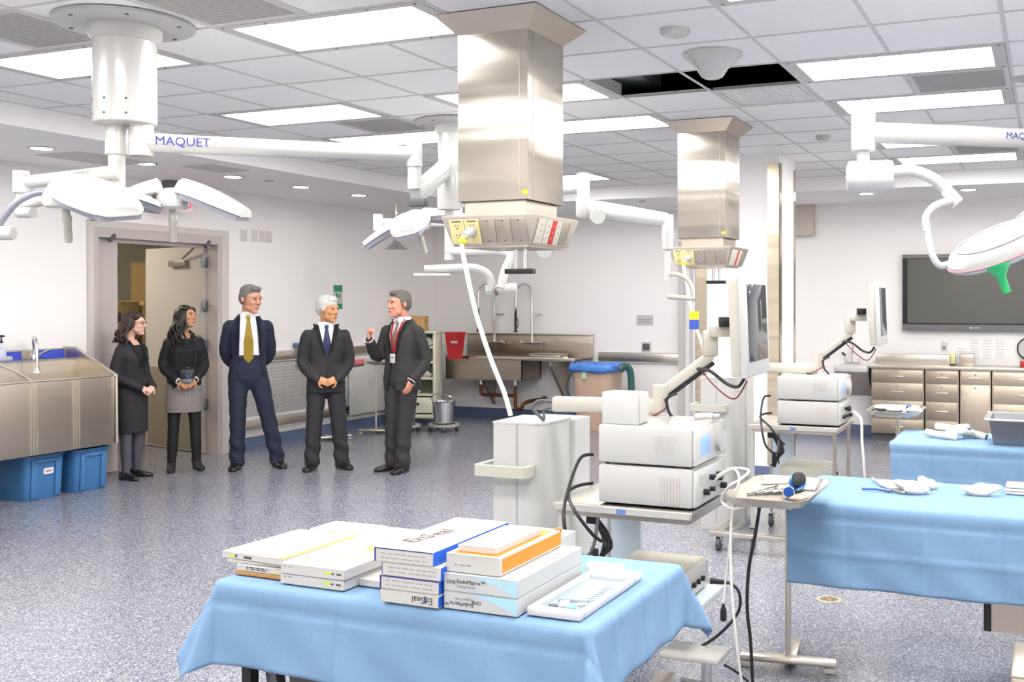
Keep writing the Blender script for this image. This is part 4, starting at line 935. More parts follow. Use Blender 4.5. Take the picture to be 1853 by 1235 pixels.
lines(t, .02, .1, 6, .18, .004, .03, mat('print_faint', 'd9c9a8', .7), .02, 'top', 5)
# 2: two white boxes with lime print
for k in range(2):
    t = carton_box(-2.068+.004*k, 2.385-.003*k, Zt+.0305*k, .225, .52, .03, ('lower', 'upper')[k]+' flat white box with lime green print beside the blue boxes', PAPER, .0)
    patch(t, .155, .178, -.001, 0, .013, .02, LIME); lines(t, .182, .013, 1, .035, .005, .01, TXT); lines(t, .012, .02, 1, .03, .003, .01)
    if k: patch(t, .12, .2, .22, .26, .0295, .0302, LIME, 'lime_bar'); lines(t, .11, .3, 4, .09, .006, .04, TXTG, .03, 'top', 3); MB().tube([(.03, .05, .03), (.08, .13, .03), (.2, .12, .03)], .0022, n=6).build('drawn_outline', mat('print_tan', 'cfa992', .7), t)
t = carton_box(-1.84, 2.45, Zt, .12, .4, .02, 'low white box squeezed between the lime printed boxes and the blue boxes')
# small box at back
t = carton_box(-2.33, 2.83, Zt, .22, .14, .045, 'small white box with pale blue film at the back of the front table', mat('carton_cream', 'f0e6d6', .6)); lines(t, .02, .012, 2, .18, .006, .014, TXTG); MB().ell((.12, .07, .047), (.07, .05, .008), 12).build('plastic_film', mat('film_blue', 'c5daf0', .3), t)
# 3: stack of four blue ended boxes
bl = ['lowest white box with vertical blue end in the blue box stack', 'second white box with bright blue side in the blue box stack', 'third white box with bright blue side in the blue box stack', 'topmost white box with blue edges and lettering in the blue box stack']
for k, (dx, H_) in enumerate(((0.0, .036), (0.0, .036), (.006, .036), (-.018, .038))):
    t = carton_box(-1.69+dx, 2.345, Zt+sum((.0365,)*k), .186, .42, H_, bl[k])
    if k: patch(t, .1855, .1868, .002, .415, .001, H_-.001, BLUEB, 'blue_side'); patch(t, -.0012, 0, .0, .415, .001, H_-.001, NAVY, 'blue_side')
    else: patch(t, .1855, .1866, .0, .1, .003, .03, BLUEB, 'blue_side'); patch(t, .1855, .1872, .03, .07, .008, .026, PAPER, 'white_field')
    if k in (1, 3): patch(t, 0, .186, -.0012, -.0002, H_-.003, H_, NAVY, 'blue_edge'); patch(t, -.001, .0035, -.0012, 0, .0, H_, NAVY, 'blue_edge')
    if k == 0: text('EnSeal', .026, TXT, t, face_mat((.135, -.0008, .018), (-1, 0, 0), (0, 0, -1)), align='CENTER', ext=.0004); patch(t, .142, .148, -.001, 0, .01, .028, NAVY)
    else: lines(t, .02, .01, 2, .15, .003, .012, TXTG, seed=k)
    if k == 3: text('EnSeal', .07, mat('print_brown', '5a403a', .7), t, face_mat((.05, .08, H_), (.18, 1, 0), (-1, .18, 0)), ext=.0006); lines(t, .03, .3, 3, .12, .004, .03, mat('print_faint', 'd9c9a8', .7), H_, 'top', 9)
# big white box behind
t = carton_box(-1.75, 2.79, Zt, .3, .3, .06, 'large plain white box lying behind the blue and orange boxes'); lines(t, .05, .1, 3, .2, .003, .03, TXTG, .06, 'top', 4)
# 4: stack with graft boxes, orange box and small white box
lab = ['lowest graft box with upside down lettering and light blue swoosh', 'upper graft box with light blue swoosh and black lettering']
for k in range(2):
    t = carton_box(-1.497, 2.36, Zt+.0475*k, .222, .4, .047, lab[k], PAPERG)
    sw = MB()
    P = [(.07, .046)]+[(.07+.15*i/12, .046-.043*(i/12)**1.5) for i in range(1, 13)]+[(.2215, .003), (.2215, .046)]
    sw.prism([(p[0], p[1]) for p in P], 0, .0006, face_mat((0, 0, 0), (1, 0, 0), (0, 0, 1))); sw.build('blue_swoosh', SKY, t)
    if k: text('ONE', .014, TXT, t, face_mat((.008, -.0008, .024), (1, 0, 0), (0, 0, 1)), ext=.0004); text('EndoMatrix\u2122', .0155, TXT, t, face_mat((.04, -.0008, .028), (1, 0, 0), (0, 0, 1)), ext=.0004); text('Surgical Graft', .0105, TXTG, t, face_mat((.04, -.0008, .015), (1, 0, 0), (0, 0, 1)), ext=.0004); lines(t, .16, .033, 2, .035, .003, .006, PAPER, -.0014)
    else: text('ONE', .014, TXT, t, face_mat((.115, -.0008, .024), (-1, 0, 0), (0, 0, -1)), ext=.0004); text('EndoMatrix\u2122', .0155, TXT, t, face_mat((.092, -.0008, .016), (-1, 0, 0), (0, 0, -1)), ext=.0004); text('Surgical Graft', .0105, TXTG, t, face_mat((.092, -.0008, .029), (-1, 0, 0), (0, 0, -1)), ext=.0004)
    if k: lines(t, .13, .15, 4, .08, .004, .05, mat('print_peach', 'e8b59a', .7), .047, 'top', 6)
t = carton_box(-1.497, 2.372, Zt+.0955, .165, .37, .05, 'white box with orange side panel and orange lid edge'); patch(t, .1645, .1658, .012, .362, .008, .044, ORG, 'orange_side'); patch(t, .012, .15, .01, .34, .0492, .0502, ORG, 'orange_lid'); lines(t, .025, .018, 1, .055, .005, .01, TXTG); patch(t, .06, .085, -.002, 0, .036, .048, PAPER, 'tuck_flap'); MB().box((.158, .362, .05), (.02, .014, .012), .003, rz=.4).build('torn_corner', KRAFT, t)
t = carton_box(-1.475, 2.395, Zt+.146, .118, .26, .018, 'small white box lying on top of the orange edged box'); patch(t, .012, .016, .08, .24, .0175, .0182, ORG, 'orange_line'); lines(t, .07, .1, 3, .03, .003, .012, mat('print_bluegrey', '9aa4c0', .7), .018, 'top', 7)
# 5: clear tray bag with syringes
t = thing('supply_tray', 'white rimmed plastic tray of clear syringes at the right end of the front table', 'tray', (-1.262, 2.385, Zt))
PL = mat('clear_plastic', 'dfe6ea', .15, alpha=.07); PLW = mat('pouch_white', 'cccbc9', .4, bump=.4, bscale=20)
m = MB(); m.b2(.012, .14, .03, .38, .0, .004); m.build('tray_floor', mat('tray_blue', '9db6c6', .4), t)
for x0, x1, y0, y1 in ((0, .155, 0, .028), (0, .155, .38, .44), (0, .014, .028, .38), (.14, .155, .028, .38)): MB().b2(x0, x1, y0, y1, 0, .024, .006).build('pouch_rim', PLW, t)
MB().b2(.014, .14, .028, .38, .024, .0255).build('clear_film', PL, t)
MB().b2(.03, .13, .3, .36, .004, .006).build('blue_card', SKY, t)
for k in range(7):
    y = .13+.022*k; s = MB(); s.cyl((.03+.004*k, y, .012), (.11, y+.02, .012), .006, n=10); s.cyl((.11, y+.02, .012), (.13, y+.025, .012), .002, n=6); s.build('syringe', mat('syringe_clear', '9fabb4', .2), t)
for k, (x, y, m_) in enumerate([(.035, .06, TXT), (.06, .075, PLW), (.085, .065, mat('cap_green', '62cdb4', .4)), (.05, .1, PLW), (.1, .1, TXTG)]): MB().cyl((x, y, .012), (x+.022, y+.012, .012), .006, n=8).build('cap', m_, t)
o = MB().b2(-.01, .1, -.02, .02, 0, .03, .003).xf(Matrix.Translation((-1.28, 2.84, Zt))).build('supply_pack', mat('pack_yellowish', 'e9e6d8', .5)); tag(o, 'small supply pack behind the graft boxes at the back of the front table', 'pack')
# ------------------------------------------------------------------ gauze and instruments on the blue tables
def crumple(name, p, r, lab, seed, m=None, cat='gauze', grp=None, k2=.5):
    rnd = random.Random(seed); bm = MB(); bmesh.ops.create_icosphere(bm.bm, subdivisions=3, radius=1)
    off = [Vector((rnd.uniform(-1, 1), rnd.uniform(-1, 1), rnd.uniform(-.2, 1))).normalized() for _ in range(14)]
    for v in bm.bm.verts:
        n = v.co.normalized(); d = 1+sum(.28*max(0, n.dot(o)-.75)*4*(1 if i % 2 else -k2) for i, o in enumerate(off))
        v.co = Vector((n.x*r[0]*d, n.y*r[1]*d, max(0, n.z*.5+.5)*2*r[2]*d if n.z > -.6 else 0))
    o = bm.build(name, m or mat('gauze', 'dcd8d0', .9, bump=.3, bscale=80), None, 60); o.location = p; return tag(o, lab, cat, grp)
nz = .806
crumple('gauze_pad', onz(1655, 893, nz), (.07, .05, .022), 'crumpled gauze pad at the front of the pile on the near blue drape', 1)
crumple('gauze_pad', onz(1622, 888, nz), (.06, .045, .02), 'crumpled gauze pad on the left of the pile on the near blue drape', 2)
crumple('gauze_pad', onz(1680, 885, nz), (.045, .04, .018), 'small gauze pad on the right of the pile on the near blue drape', 3)
crumple('gauze_pad', onz(1770, 897, nz), (.06, .045, .022), 'lone crumpled gauze pad on the near blue drape', 4)
t = thing('folded_towel', 'folded pinkish white towel stack at the edge of the near blue drape', 'towel', onz(1850, 893, nz))
for k in range(3): MB().b2(-.07, .12, -.06, .07, .014*k, .014*k+.013, .005).build('towel_layer', mat('towel_pink', 'eadfd8', .9) if k == 1 else WHITE, t)
DKB = mat('instrument_blue', '4d6aa6', .3, .5)
for k, (a_, b_, m_, lab) in enumerate([((1560, 885), (1612, 889), DKB, 'dark blue handled scalpel by the gauze pile'), ((1578, 866), (1600, 882), WHITE, 'white plastic clip beside the gauze pile'), ((1595, 876), (1640, 884), WHITE, 'white tube end lying into the gauze pile'), ((1604, 887), (1638, 893), SCO, 'steel forceps in front of the gauze pile')]):
    p0, p1 = onz(*a_, nz+.008), onz(*b_, nz+.008); o = MB().tube([p0, (p0+p1)/2+V(0, 0, .004), p1], .006, n=8).build('instrument', m_); tag(o, lab, 'instrument')
# far table: rolled gauze heap and steel basin
rl = random.Random(4)
gl = ['at the left end of the heap', 'lying in front of the heap', 'on top of the heap', 'in the middle of the heap', 'leaning against the heap', 'toward the basin side of the heap', 'beside the blue marked roll', 'behind the heap']
for k, (x, y, dz) in enumerate([(1690, 792, 0), (1715, 796, 0), (1708, 780, .045), (1728, 790, .02), (1745, 788, .02), (1758, 793, 0), (1770, 794, 0), (1738, 781, .03)]):
    p = onz(x, y, nz+dz); a_ = rl.uniform(-.6, .6); d = V(math.cos(a_), math.sin(a_), rl.uniform(-.2, .2))*.055
    t = thing('gauze_roll', 'white gauze roll '+gl[k]+' on the far blue drape', 'gauze', p, 0, 'gauze rolls heaped on the far blue drape')
    MB().tube([-d+V(0, 0, .022), V(0, 0, .024), d+V(0, 0, .022)], .022, n=10).build('roll', MATS['gauze'], t)
    if k == 4: MB().tube([d*.3+V(0, 0, .03), d*.7+V(0, 0, .032)], .019, n=8).build('blue_mark', NAVY, t)
t = thing('steel_basin', 'rectangular stainless steel basin with rim on the far blue drape', 'basin', (-.05, 6.78, nz))
m = MB(); rings = []
for a_, b_, z_ in ((.26, .17, 0), (.285, .195, .15), (.31, .22, .153), (.31, .22, .16), (.28, .19, .16), (.25, .16, .008)):
    rings.append([m.bm.verts.new((sx*a_, sy*b_, z_)) for sx, sy in ((-1, -1), (1, -1), (1, 1), (-1, 1))])
m.skin(rings); m.build('basin_body', steel('basin_steel', '8f9197', .35, .003), t)
MB().tube([(-.31, -.22, .156), (.31, -.22, .156), (.31, .22, .156), (-.31, .22, .156), (-.31, -.22, .156)], .008, n=8).build('rolled_rim', STEEL, t)
# ================================================================== scrub sink at the left
t = thing('scrub_sink', 'long stainless scrub sink with sloped end panel on the left wall', 'sink', (UL, 5.6, 0))
y0, y1, zf, zb, zl, dp = -1.6, 1.2, 1.01, 1.245, .40, .655
MB().b2(dp-.025, dp, y0, y1, zl, zf-.002, .002).build('front_panel', STEELD, t)
MB().b2(0.001, .03, y0, y1, .8, zb, .002).build('back_splash', STEELD, t)
MB().b2(.03, .16, y0, y1, 1.14, 1.16).build('rear_ledge', STEELD, t)
m = MB(); m.prism([(.14, 1.14), (.16, 1.14), (.22, .78), (.22, .76), (.2, .76)], y0, y1, face_mat((0, 0, 0), (1, 0, 0), (0, 0, 1)) @ Matrix.Diagonal((1, 1, -1, 1))); m.build('inner_slope', STEELD, t)
MB().b2(.2, dp-.02, y0, y1, .62, .64).build('basin_floor', STEELD, t); MB().b2(.03, dp-.025, y0, y1, zl, zl+.02).build('bottom_pan', STEELD, t)
def endp(y, nm):
    m = MB(); m.prism([(0, zl), (dp, zl), (dp, zf), (.15, zb), (0, zb)], y-.012, y+.012, face_mat((0, 0, 0), (1, 0, 0), (0, 0, 1)) @ Matrix.Diagonal((1, 1, -1, 1))); m.build(nm, STEELD, t)
endp(y1, 'end_panel')
MB().tube([(0, y1, zb+.006), (.15, y1, zb+.006), (dp+.005, y1, zf+.006), (dp+.01, y1, zl)], .013, n=8).build('end_trim', STEEL, t)
for y in (.385, -.42): MB().tube([(.15, y, zb-.1), (.3, y, 1.13), (.5, y, 1.07), (.6, y, 1.03), (dp-.02, y, .97), (dp-.02, y, .7)], .012, n=8, sm=4).build('divider_rail', STEEL, t)
for y in (.385, .79, -.42, -.02, -.82):
    for d_ in (-.028, .0, .028): MB().b2(dp, dp+.007, y+d_-.006, y+d_+.006, zl+.01, zf-.01).build('front_trim', STEEL, t)
MB().b2(dp-.03, dp+.006, y0, y1, zf-.006, zf+.006, .003).build('front_rim', STEEL, t)
FILM = mat('blue_film', '4456c0', .4)
for a_, b_ in ((-.2, .25), (.45, .75), (.9, 1.18), (-.9, -.3)): MB().b2(.028, .15, a_, b_, 1.16, 1.165).build('protective_film', FILM, t); MB().b2(.03, .033, a_, b_, 1.165, 1.235).build('protective_film', FILM, t)
MB().cyl((.212, .1, .93), (.225, .1, .93), .014, n=12).build('sensor', BLACK, t)
for yy, big in ((.82, 1), (.0, 1)):
    MB().tube([(.1, yy, 1.165), (.1, yy, 1.27), (.13, yy-.03, 1.34), (.21, yy-.08, 1.36), (.27, yy-.11, 1.31), (.29, yy-.12, 1.2), (.3, yy-.125, 1.1)], .014, n=10, sm=5).build('gooseneck', CHROME, t)
    MB().lathe([(.02, 0), (.026, -.03), (.03, -.045)], (.3, yy-.125, 1.1), 14).build('spray_head', CHROME, t)
    MB().lathe([(.03, 0), (.03, .03), (.02, .05)], (.1, yy, 1.16), 14).build('faucet_base', CHROME, t); MB().cyl((.1, yy+.05, 1.2), (.13, yy+.13, 1.24), .009, n=8).build('lever', CHROME, t)
MB().b2(.05, .13, .42, .6, 1.16, 1.2, .01).build('soap_dish', GREYP, t)
o = thing('soap_bottle', 'clear pump soap bottle on the ledge of the scrub sink', 'bottle', (UL+.09, 6.12, 1.166)); MB().lathe([(.035, 0), (.038, .01), (.038, .12), (.02, .14), (.015, .15)], n=18).build('bottle_body', mat('bottle_clear', 'dfe3ee', .2, alpha=.7), o)
MB().lathe([(.014, .15), (.014, .17), (.006, .172), (.006, .2), (.02, .202), (.018, .22)], n=12).build('pump', BLACK, o); MB().b2(-.005, .04, -.006, .006, .205, .216).build('spout', BLACK, o); MB().lathe([(.0385, .03), (.0385, .09)], n=18).build('bottle_label', mat('label_pale', 'c8cdf0', .5), o)
# blue totes
TOTE = mat('tote_blue', '3f73a6', .4, var=.04)
def tote(x0, x1, y0, y1, h, lab, sticker):
    t = thing('storage_tote', lab, 'tote', ((x0+x1)/2, (y0+y1)/2, 0), 0, 'blue totes under the scrub sink'); a, b = (x1-x0)/2, (y1-y0)/2
    m = MB(); m.loft([(0, 0, 0, a*.9, b*.88), (0, 0, .01, a*.92, b*.9), (0, 0, h-.02, a*.99, b*.97), (0, 0, h-.02, a*1.03, b*1.02), (0, 0, h, a*1.03, b*1.02), (0, 0, h, a*.95, b*.93), (0, 0, .02, a*.86, b*.84)], n=36, ex=7); m.build('tub', TOTE, t)
    for s_ in (-.55, .55): MB().box((a*.97, b*s_, h*.47), (.022, b*.28, h*.86), .006, rot=Matrix.Rotation(R(3.2), 4, 'Y')).build('rib', TOTE, t)
    MB().box((a*1.01, 0, h-.05), (.03, b*1.1, .03), .006).build('grip', TOTE, t)
    if sticker: MB().box((a*.975, b*.1, h*.62), (.012, .09, .05), rot=Matrix.Rotation(R(3.2), 4, 'Y')).build('sticker', mat('sticker_white', 'e4dcdc', .5), t); MB().box((a*.978, b*.1, h*.62), (.012, .06, .015), rot=Matrix.Rotation(R(3.2), 4, 'Y')).build('sticker_print', mat('sticker_print', '9a7f92', .6), t)
tote(UL+.03, -7.87, 6.0, 6.41, .375, 'blue plastic tote with white sticker under the scrub sink', True)
tote(UL+.03, -7.82, 6.44, 6.82, .375, 'blue plastic tote without sticker under the end of the scrub sink', False)
# ================================================================== trough sink on the back wall
t = thing('trough_sink', 'stainless trough sink with high backsplash on the back wall', 'sink', (-6.8, VB, 0))
x0, x1 = -1.0, 1.0
MB().b2(x0, x1, -.03, -.001, .9, 1.21, .003).build('back_splash', STEELD, t); MB().b2(x0, x1, -.07, -.001, 1.2, 1.22, .004).build('splash_cap', STEEL, t)
MB().b2(x1-.02, x1, -.6, -.03, .88, .93).build('end_rim', STEEL, t)
MB().b2(x0, x1, -.62, -.59, .87, .92, .008).build('front_rim', STEEL, t); MB().b2(.2, x1, -.6, -.03, .875, .89).build('drainboard', STEELD, t)
m = MB()
for a_ in ((x0, .2, -.6, -.585, .6, .89), (x0, x0+.012, -.6, -.03, .6, .89), (.19, .2, -.6, -.03, .6, .89), (x0, .2, -.06, -.03, .6, .9), (x0, .2, -.6, -.03, .59, .605)): m.b2(*a_)
m.build('bowl', STEELD, t)
for x in (-.55, .62):
    m = MB(); m.prism([(-.03, .2), (-.03, .87), (-.58, .87), (-.58, .8)], x-.02, x+.02, Matrix(((0, 0, 1, 0), (1, 0, 0, 0), (0, 1, 0, 0), (0, 0, 0, 1)))); m.build('bracket', STEELD, t)
COP = mat('copper_pipe', '80503a', .35, .8)
for x in (-.6, -.05): MB().cyl((x, -.32, .5), (x, -.32, .6), .03, n=14).build('drain_tail', CHROME, t)
MB().tube([(-.6, -.32, .5), (-.6, -.32, .38), (-.58, -.32, .36), (-.1, -.32, .36), (-.05, -.32, .36)], .024, n=10).build('waste_pipe', COP, t); MB().tube([(-.05, -.32, .5), (-.05, -.32, .24), (-.03, -.32, .18), (.04, -.32, .18), (.07, -.32, .24), (.12, -.25, .28), (.25, -.03, .3)], .026, n=10, sm=3).build('waste_trap', COP, t); MB().lathe([(.05, 0), (.05, .015)], (.25, -.03, .3), 16, (0, 1, 0)).build('pipe_flange', CHROME, t)
for k, x in enumerate((-.5, .1)):
    g = bpy.data.objects.new('pre_rinse_faucet', None); COL.objects.link(g); g.parent = t; g.location = (x, -.09, 1.09)
    MB().cyl((-.14, 0, 0), (.14, 0, 0), .02, n=12).build('faucet_body', CHROME, g)
    for s_ in (-1, 1): MB().cyl((s_*.12, -.01, 0), (s_*.14, -.07, .02), .022, n=10).build('tap_handle', CHROME, g)
    MB().tube([(0, -.02, 0), (0, -.02, .5), (0, -.03, .72), (-.04, -.06, .8), (-.1, -.1, .82), (-.16, -.13, .78), (-.19, -.15, .7), (-.19, -.15, .42)], .017, n=8, sm=4).build('riser_hose', CHROME, g)
    MB().lathe([(.016, .3), (.02, .1), (.018, -.02), (.03, -.05)], (-.19, -.15, .2), 12).build('spray_valve', BLACK, g); MB().cyl((0, -.02, .4), (.1, .075, .4), .009, n=8).build('wall_bracket', CHROME, g)
    MB().tube([(-.17, -.17, .38), (-.12, -.2, .28), (-.16, -.18, .2)], .008, n=6, sm=3).build('squeeze_lever', DGREY, g)
MB().tube([(.3, -.35, .9), (.55, -.4, .92), (.75, -.3, .9)], .012, n=8).build('drain_rod', STEEL, t)
o = thing('instrument_pan', 'shallow steel pan resting on the drainboard of the trough sink', 'pan', (-6.3, 12.62, .89)); MB().b2(-.25, .2, -.14, .14, 0, .06, .015).build('pan_body', STEEL, o); MB().b2(-.27, .22, -.16, .16, .06, .07, .004).build('pan_rim', STEEL, o)
o = thing('red_waste_bin', 'red plastic biohazard bin hung at the left end of the trough sink', 'bin', (-7.55, 12.19, .88)); m = MB(); m.loft([(0, 0, 0, .09, .1), (0, 0, .34, .13, .13), (0, 0, .36, .14, .14), (0, 0, .37, .14, .14)], n=4); m.xf(Matrix.Rotation(R(45), 4, 'Z')); m.xf(Matrix.Diagonal((1.15, 1, 1, 1))); m.build('bin_body', RED, o); MB().b2(.0, .1, -.106, -.1, .22, .25).build('bin_marking', WHITE, o)
MB().b2(-.09, .09, .06, .135, -.03, 0).build('wall_bracket', STEELD, o)
# waste bin with blue liner and green hose
o = thing('lined_waste_bin', 'beige waste bin with bright blue liner beside the trough sink', 'bin', (-5.45, 12.3, 0)); m = MB(); m.loft([(0, 0, 0, .24, .2), (0, 0, .8, .3, .26), (0, 0, .82, .3, .26)], n=32, ex=4); m.build('bin_body', mat('bin_beige', 'c3a993', .5), o)
m = MB(); rg = random.Random(3)
secs = []
for z_, e_ in ((.76, .02), (.79, .035), (.83, .03), (.86, .025), (.865, .0), (.83, -.03)): secs.append((0, 0, z_, .31+e_, .27+e_))
m.loft(secs, n=48, ex=4)
for v in m.bm.verts: v.co += V(rg.uniform(-.012, .012), rg.uniform(-.012, .012), rg.uniform(-.014, .014))
m.build('bin_liner', mat('liner_blue', '4f86d8', .35, bump=.4, bscale=18), o, 80); MB().b2(-.1, -.04, -.285, -.275, .68, .76).build('bin_marking', mat('mark_green', 'bcd9b8', .6), o)
o = MB().tube([(-5.06, 12.1, .8), (-5.0, 12.15, .85), (-4.95, 12.2, .75), (-4.94, 12.2, .4), (-4.96, 12.2, .06), (-5.0, 12.1, .045)], .045, n=12, sm=6).build('green_hose', mat('hose_green', '2c5a55', .4)); tag(o, 'thick dark green hose standing beside the lined waste bin', 'hose')
cable([(-6.05, 12.85, .8), (-6.02, 12.7, .7), (-6.08, 12.65, .5), (-6.0, 12.7, .3), (-5.98, 12.75, .02)], .012, 'grey cord hanging from the right end of the trough sink', DGREY)
# ------------------------------------------------------------------ cream shelf cart
t = thing('shelf_cart', 'cream open shelf cart with bottom drawer behind the gesturing man', 'cart', (-7.95, 11.9, 0), R(20)); CRM = mat('cart_cream', 'dedcc8', .45); OLV = mat('cart_olive', '9aa08a', .5)
W_, D_ = .26, .2
for x in (-W_, W_): MB().b2(x-.02, x+.02, -D_, D_, .12, 1.24, .006).build('side_panel', CRM, t)
MB().b2(-W_, W_, D_-.02, D_, .12, 1.24).build('back_panel', OLV, t); MB().b2(-W_-.03, W_+.03, -D_-.02, D_+.02, 1.24, 1.27, .008).build('top_board', CRM, t); MB().b2(-W_-.05, W_+.06, -D_-.04, D_+.02, .1, .15, .01).build('base', CRM, t)
for z in (.4, .62, .84, 1.04): MB().b2(-W_+.02, W_-.02, -D_, D_-.02, z, z+.025).build('shelf', CRM, t)
d_ = MB().b2(-W_+.025, W_-.025, -D_-.012, -D_+.01, .17, .38, .006).build('drawer', CRM, t); MB().b2(-.06, .06, -D_-.018, -D_-.012, .27, .31).build('handle_slot', BLACK, d_)
for z in (.56, .78, 1.0, 1.2): MB().b2(-.1, .08, -D_-.006, -D_+.004, z-.015, z+.015).build('shelf_label', BLACK, t)
for x in (-.2, .22):
    for y in (-.17, .17): caster(t, x, y, .042)
cw = ['white', 'crumpled white', 'small white', 'flat white']
for k, (x, z) in enumerate([(-.05, .425), (.12, .645), (.0, .865), (.12, 1.065)]):
    p = Matrix.Translation((-7.95, 11.9, 0)) @ Matrix.Rotation(R(20), 4, 'Z') @ Vector((x, -.07, z)); crumple('supply_bag', p, (.11, .08, .04), cw[k]+' supply bag on shelf '+('one', 'two', 'three', 'four')[k]+' of the cream cart', 20+k, cat='bag')
t = carton(-8.0, 11.9, 1.271, .3, .26, .2, mat('cardboard_orange', 'c89a62', .8), 'small brown cardboard box on top of the cream shelf cart', R(20)); t['group'] = 'boxes on carts'; del t['group']
# ------------------------------------------------------------------ stands and bucket by the left wall
mayo((-7.75, 9.9), (-7.95, 10.1), .42, .62, .93, 'mayo stand by the wall right behind the man in blue', base_dir=(.6, 1))
mayo((-7.6, 10.75), (-7.85, 10.8), .42, .55, .93, 'mayo stand by the wall behind the white haired man', base_dir=(1, .4))
o = thing('red_tray_box', 'shallow red box on the mayo stand behind the man in blue', 'box', (-7.68, 10.02, .906)); MB().b2(-.12, .12, -.16, .16, 0, .07, .006).build('box_body', mat('salmon_red', 'd0686a', .5), o); MB().b2(-.125, .125, -.165, .165, .07, .08).build('box_lid', mat('salmon_light', 'dc8d8a', .5), o)
o = thing('instrument_case', 'flat steel case on the mayo stand behind the white haired man', 'case', (-7.6, 10.75, .907)); MB().b2(-.15, .15, -.2, .2, 0, .03, .006).build('case_body', STEEL, o); MB().b2(-.05, .05, -.205, -.2, .008, .02).build('case_latch', CHROME, o)
def kick(x, y, lab, tagm):
    t = thing('kick_bucket', lab, 'bucket', (x, y, 0), 0, 'steel kick buckets on casters'); MB().lathe([(.12, .1), (.15, .38), (.16, .39), (.145, .39), (.115, .11)], n=26).build('bucket', CHROME, t); MB().lathe([(.2, .07), (.2, .1), (.15, .1), (.15, .07)], n=26).build('ring_base', mat('bumper_grey', 'a9a7a2', .5), t)
    for a_ in (30, 120, 210, 300): caster(t, .17*math.cos(R(a_)), .17*math.sin(R(a_)), .034)
    MB().tube([(-.15, 0, .37), (-.16, -.05, .44), (0, -.1, .5), (.16, -.05, .44), (.15, 0, .37)], .005, n=6, sm=4).build('bail', CHROME, t)
    if tagm: MB().box((-.02, -.15, .25), (.09, .012, .2)).build('yellow_label', tagm, t)
kick(-7.62, 11.1, 'steel kick bucket with yellow label by the left wall', mat('label_yellow', 'cdb828', .5)); kick(-7.2, 11.35, 'plain steel kick bucket next to the yellow labelled one', None)
o = thing('wall_shelf', 'small blue edged wall shelf behind the man in blue', 'shelf', (UL, 10.15, 1.12)); MB().b2(0, .12, -.25, .25, 0, .05, .006).build('shelf_board', mat('shelf_blue', '5f7da3', .5), o); MB().b2(0, .1, -.22, .22, -.22, 0).build('holder_box', GREYP, o)
o = thing('wall_panel', 'plain white board standing against the left wall near the kick buckets', 'panel', (UL+.06, 11.35, .2)); MB().b2(0, .02, -.45, .45, .0, .72, .004).build('board', WHITE, o); MB().b2(.02, .03, -.05, .02, .3, .42).build('socket_plate', GREYP, o); MB().b2(-.055, 0, -.4, .4, .1, .14).build('wall_bracket', GREYP, o)
# ================================================================== steel cabinets on the back wall (right)
CV = 12.5; CABM = steel('cabinet_steel', 'cdbfae', .42, .002); CABD = steel('cabinet_steel_dark', 'b5a999', .4, .002)
def cabinet_unit(x0, x1, rows, lab, m, extra=None):
    t = thing('steel_cabinet', lab, 'cabinet', ((x0+x1)/2, CV, 0)); a = (x1-x0)/2-.003
    MB().b2(-a, a, .02, VB-CV-.005, .1, .875).build('body', m, t); MB().b2(-a, a, .06, VB-CV-.01, 0, .1).build('toe_kick', DGREY, t)
    for k, (z0, z1, kind) in enumerate(rows):
        d = MB().b2(-a+.012, a-.012, 0, .022, z0+.006, z1-.006, .003).build('drawer' if kind == 'd' else 'door', m, t)
        if kind == 'd': MB().b2(-.07, .07, -.012, 0, (z0+z1)/2-.012, (z0+z1)/2+.002, .004).build('handle', STEEL, d)
        MB().cyl((0, -.006, z1-.04), (0, 0, z1-.04), .012, n=12).build('lock', CHROME, d)
        if kind == 'o': MB().b2(-a+.04, -a+.055, -.012, 0, (z0+z1)/2+.05, (z0+z1)/2+.17, .004).build('handle', STEEL, d)
    return t
D4 = [(.66, .865, 'd'), (.5, .66, 'd') if False else (.44, .66, 'd'), (.27, .44, 'd') if False else (.22, .44, 'd'), (.1, .22, 'd')]
D4 = [(.71, .865, 'd'), (.5, .71, 'd'), (.28, .5, 'd'), (.1, .28, 'd')]
cabinet_unit(-1.97, -1.355, D4, 'wide four drawer steel cabinet next to the hand sink', CABD)
cabinet_unit(-1.345, -.965, D4, 'narrow four drawer steel cabinet between the wide drawer and the door cabinets', CABD)
cabinet_unit(-.955, -.615, [(.71, .865, 'd'), (.1, .71, 'o')], 'steel cabinet with one drawer over a single door', CABM)
cabinet_unit(-.605, .1, D4, 'pale four drawer steel cabinet right of the single door cabinet', CABM)
cabinet_unit(.11, .8, D4, 'pale four drawer steel cabinet at the end of the counter', CABM)
o = MB().b2(-1.99, .82, CV-.02, VB, .877, .915, .004).build('countertop', steel('counter_steel', 'd6cfc4', .35, .002)); tag(o, 'continuous stainless countertop over the row of steel cabinets', 'countertop')
o = thing('steel_box', 'long low steel box standing on the countertop', 'box', (-1.5, 12.72, .915)); MB().b2(-.43, .42, -.1, .1, 0, .125, .004).build('box_body', STEEL, o); MB().b2(-.43, .42, -.104, -.1, .0, .03).build('front_lip', STEELD, o)
o = thing('steel_box', 'small square steel box on the countertop below the papers', 'box', (-.89, 12.74, .915)); MB().b2(-.08, .08, -.08, .08, 0, .14, .004).build('box_body', STEELD, o); MB().b2(-.085, .085, -.085, .085, .14, .148).build('lid', STEEL, o)
o = thing('yellow_bottle', 'pale yellow slim box beside the long steel box', 'box', (-1.05, 12.74, .915)); MB().b2(-.03, .03, -.04, .04, 0, .15, .004).build('carton', mat('carton_paleyellow', 'e4e0a8', .5), o); MB().b2(-.03, .03, -.043, -.04, 0, .02).build('base_strip', DGREY, o)
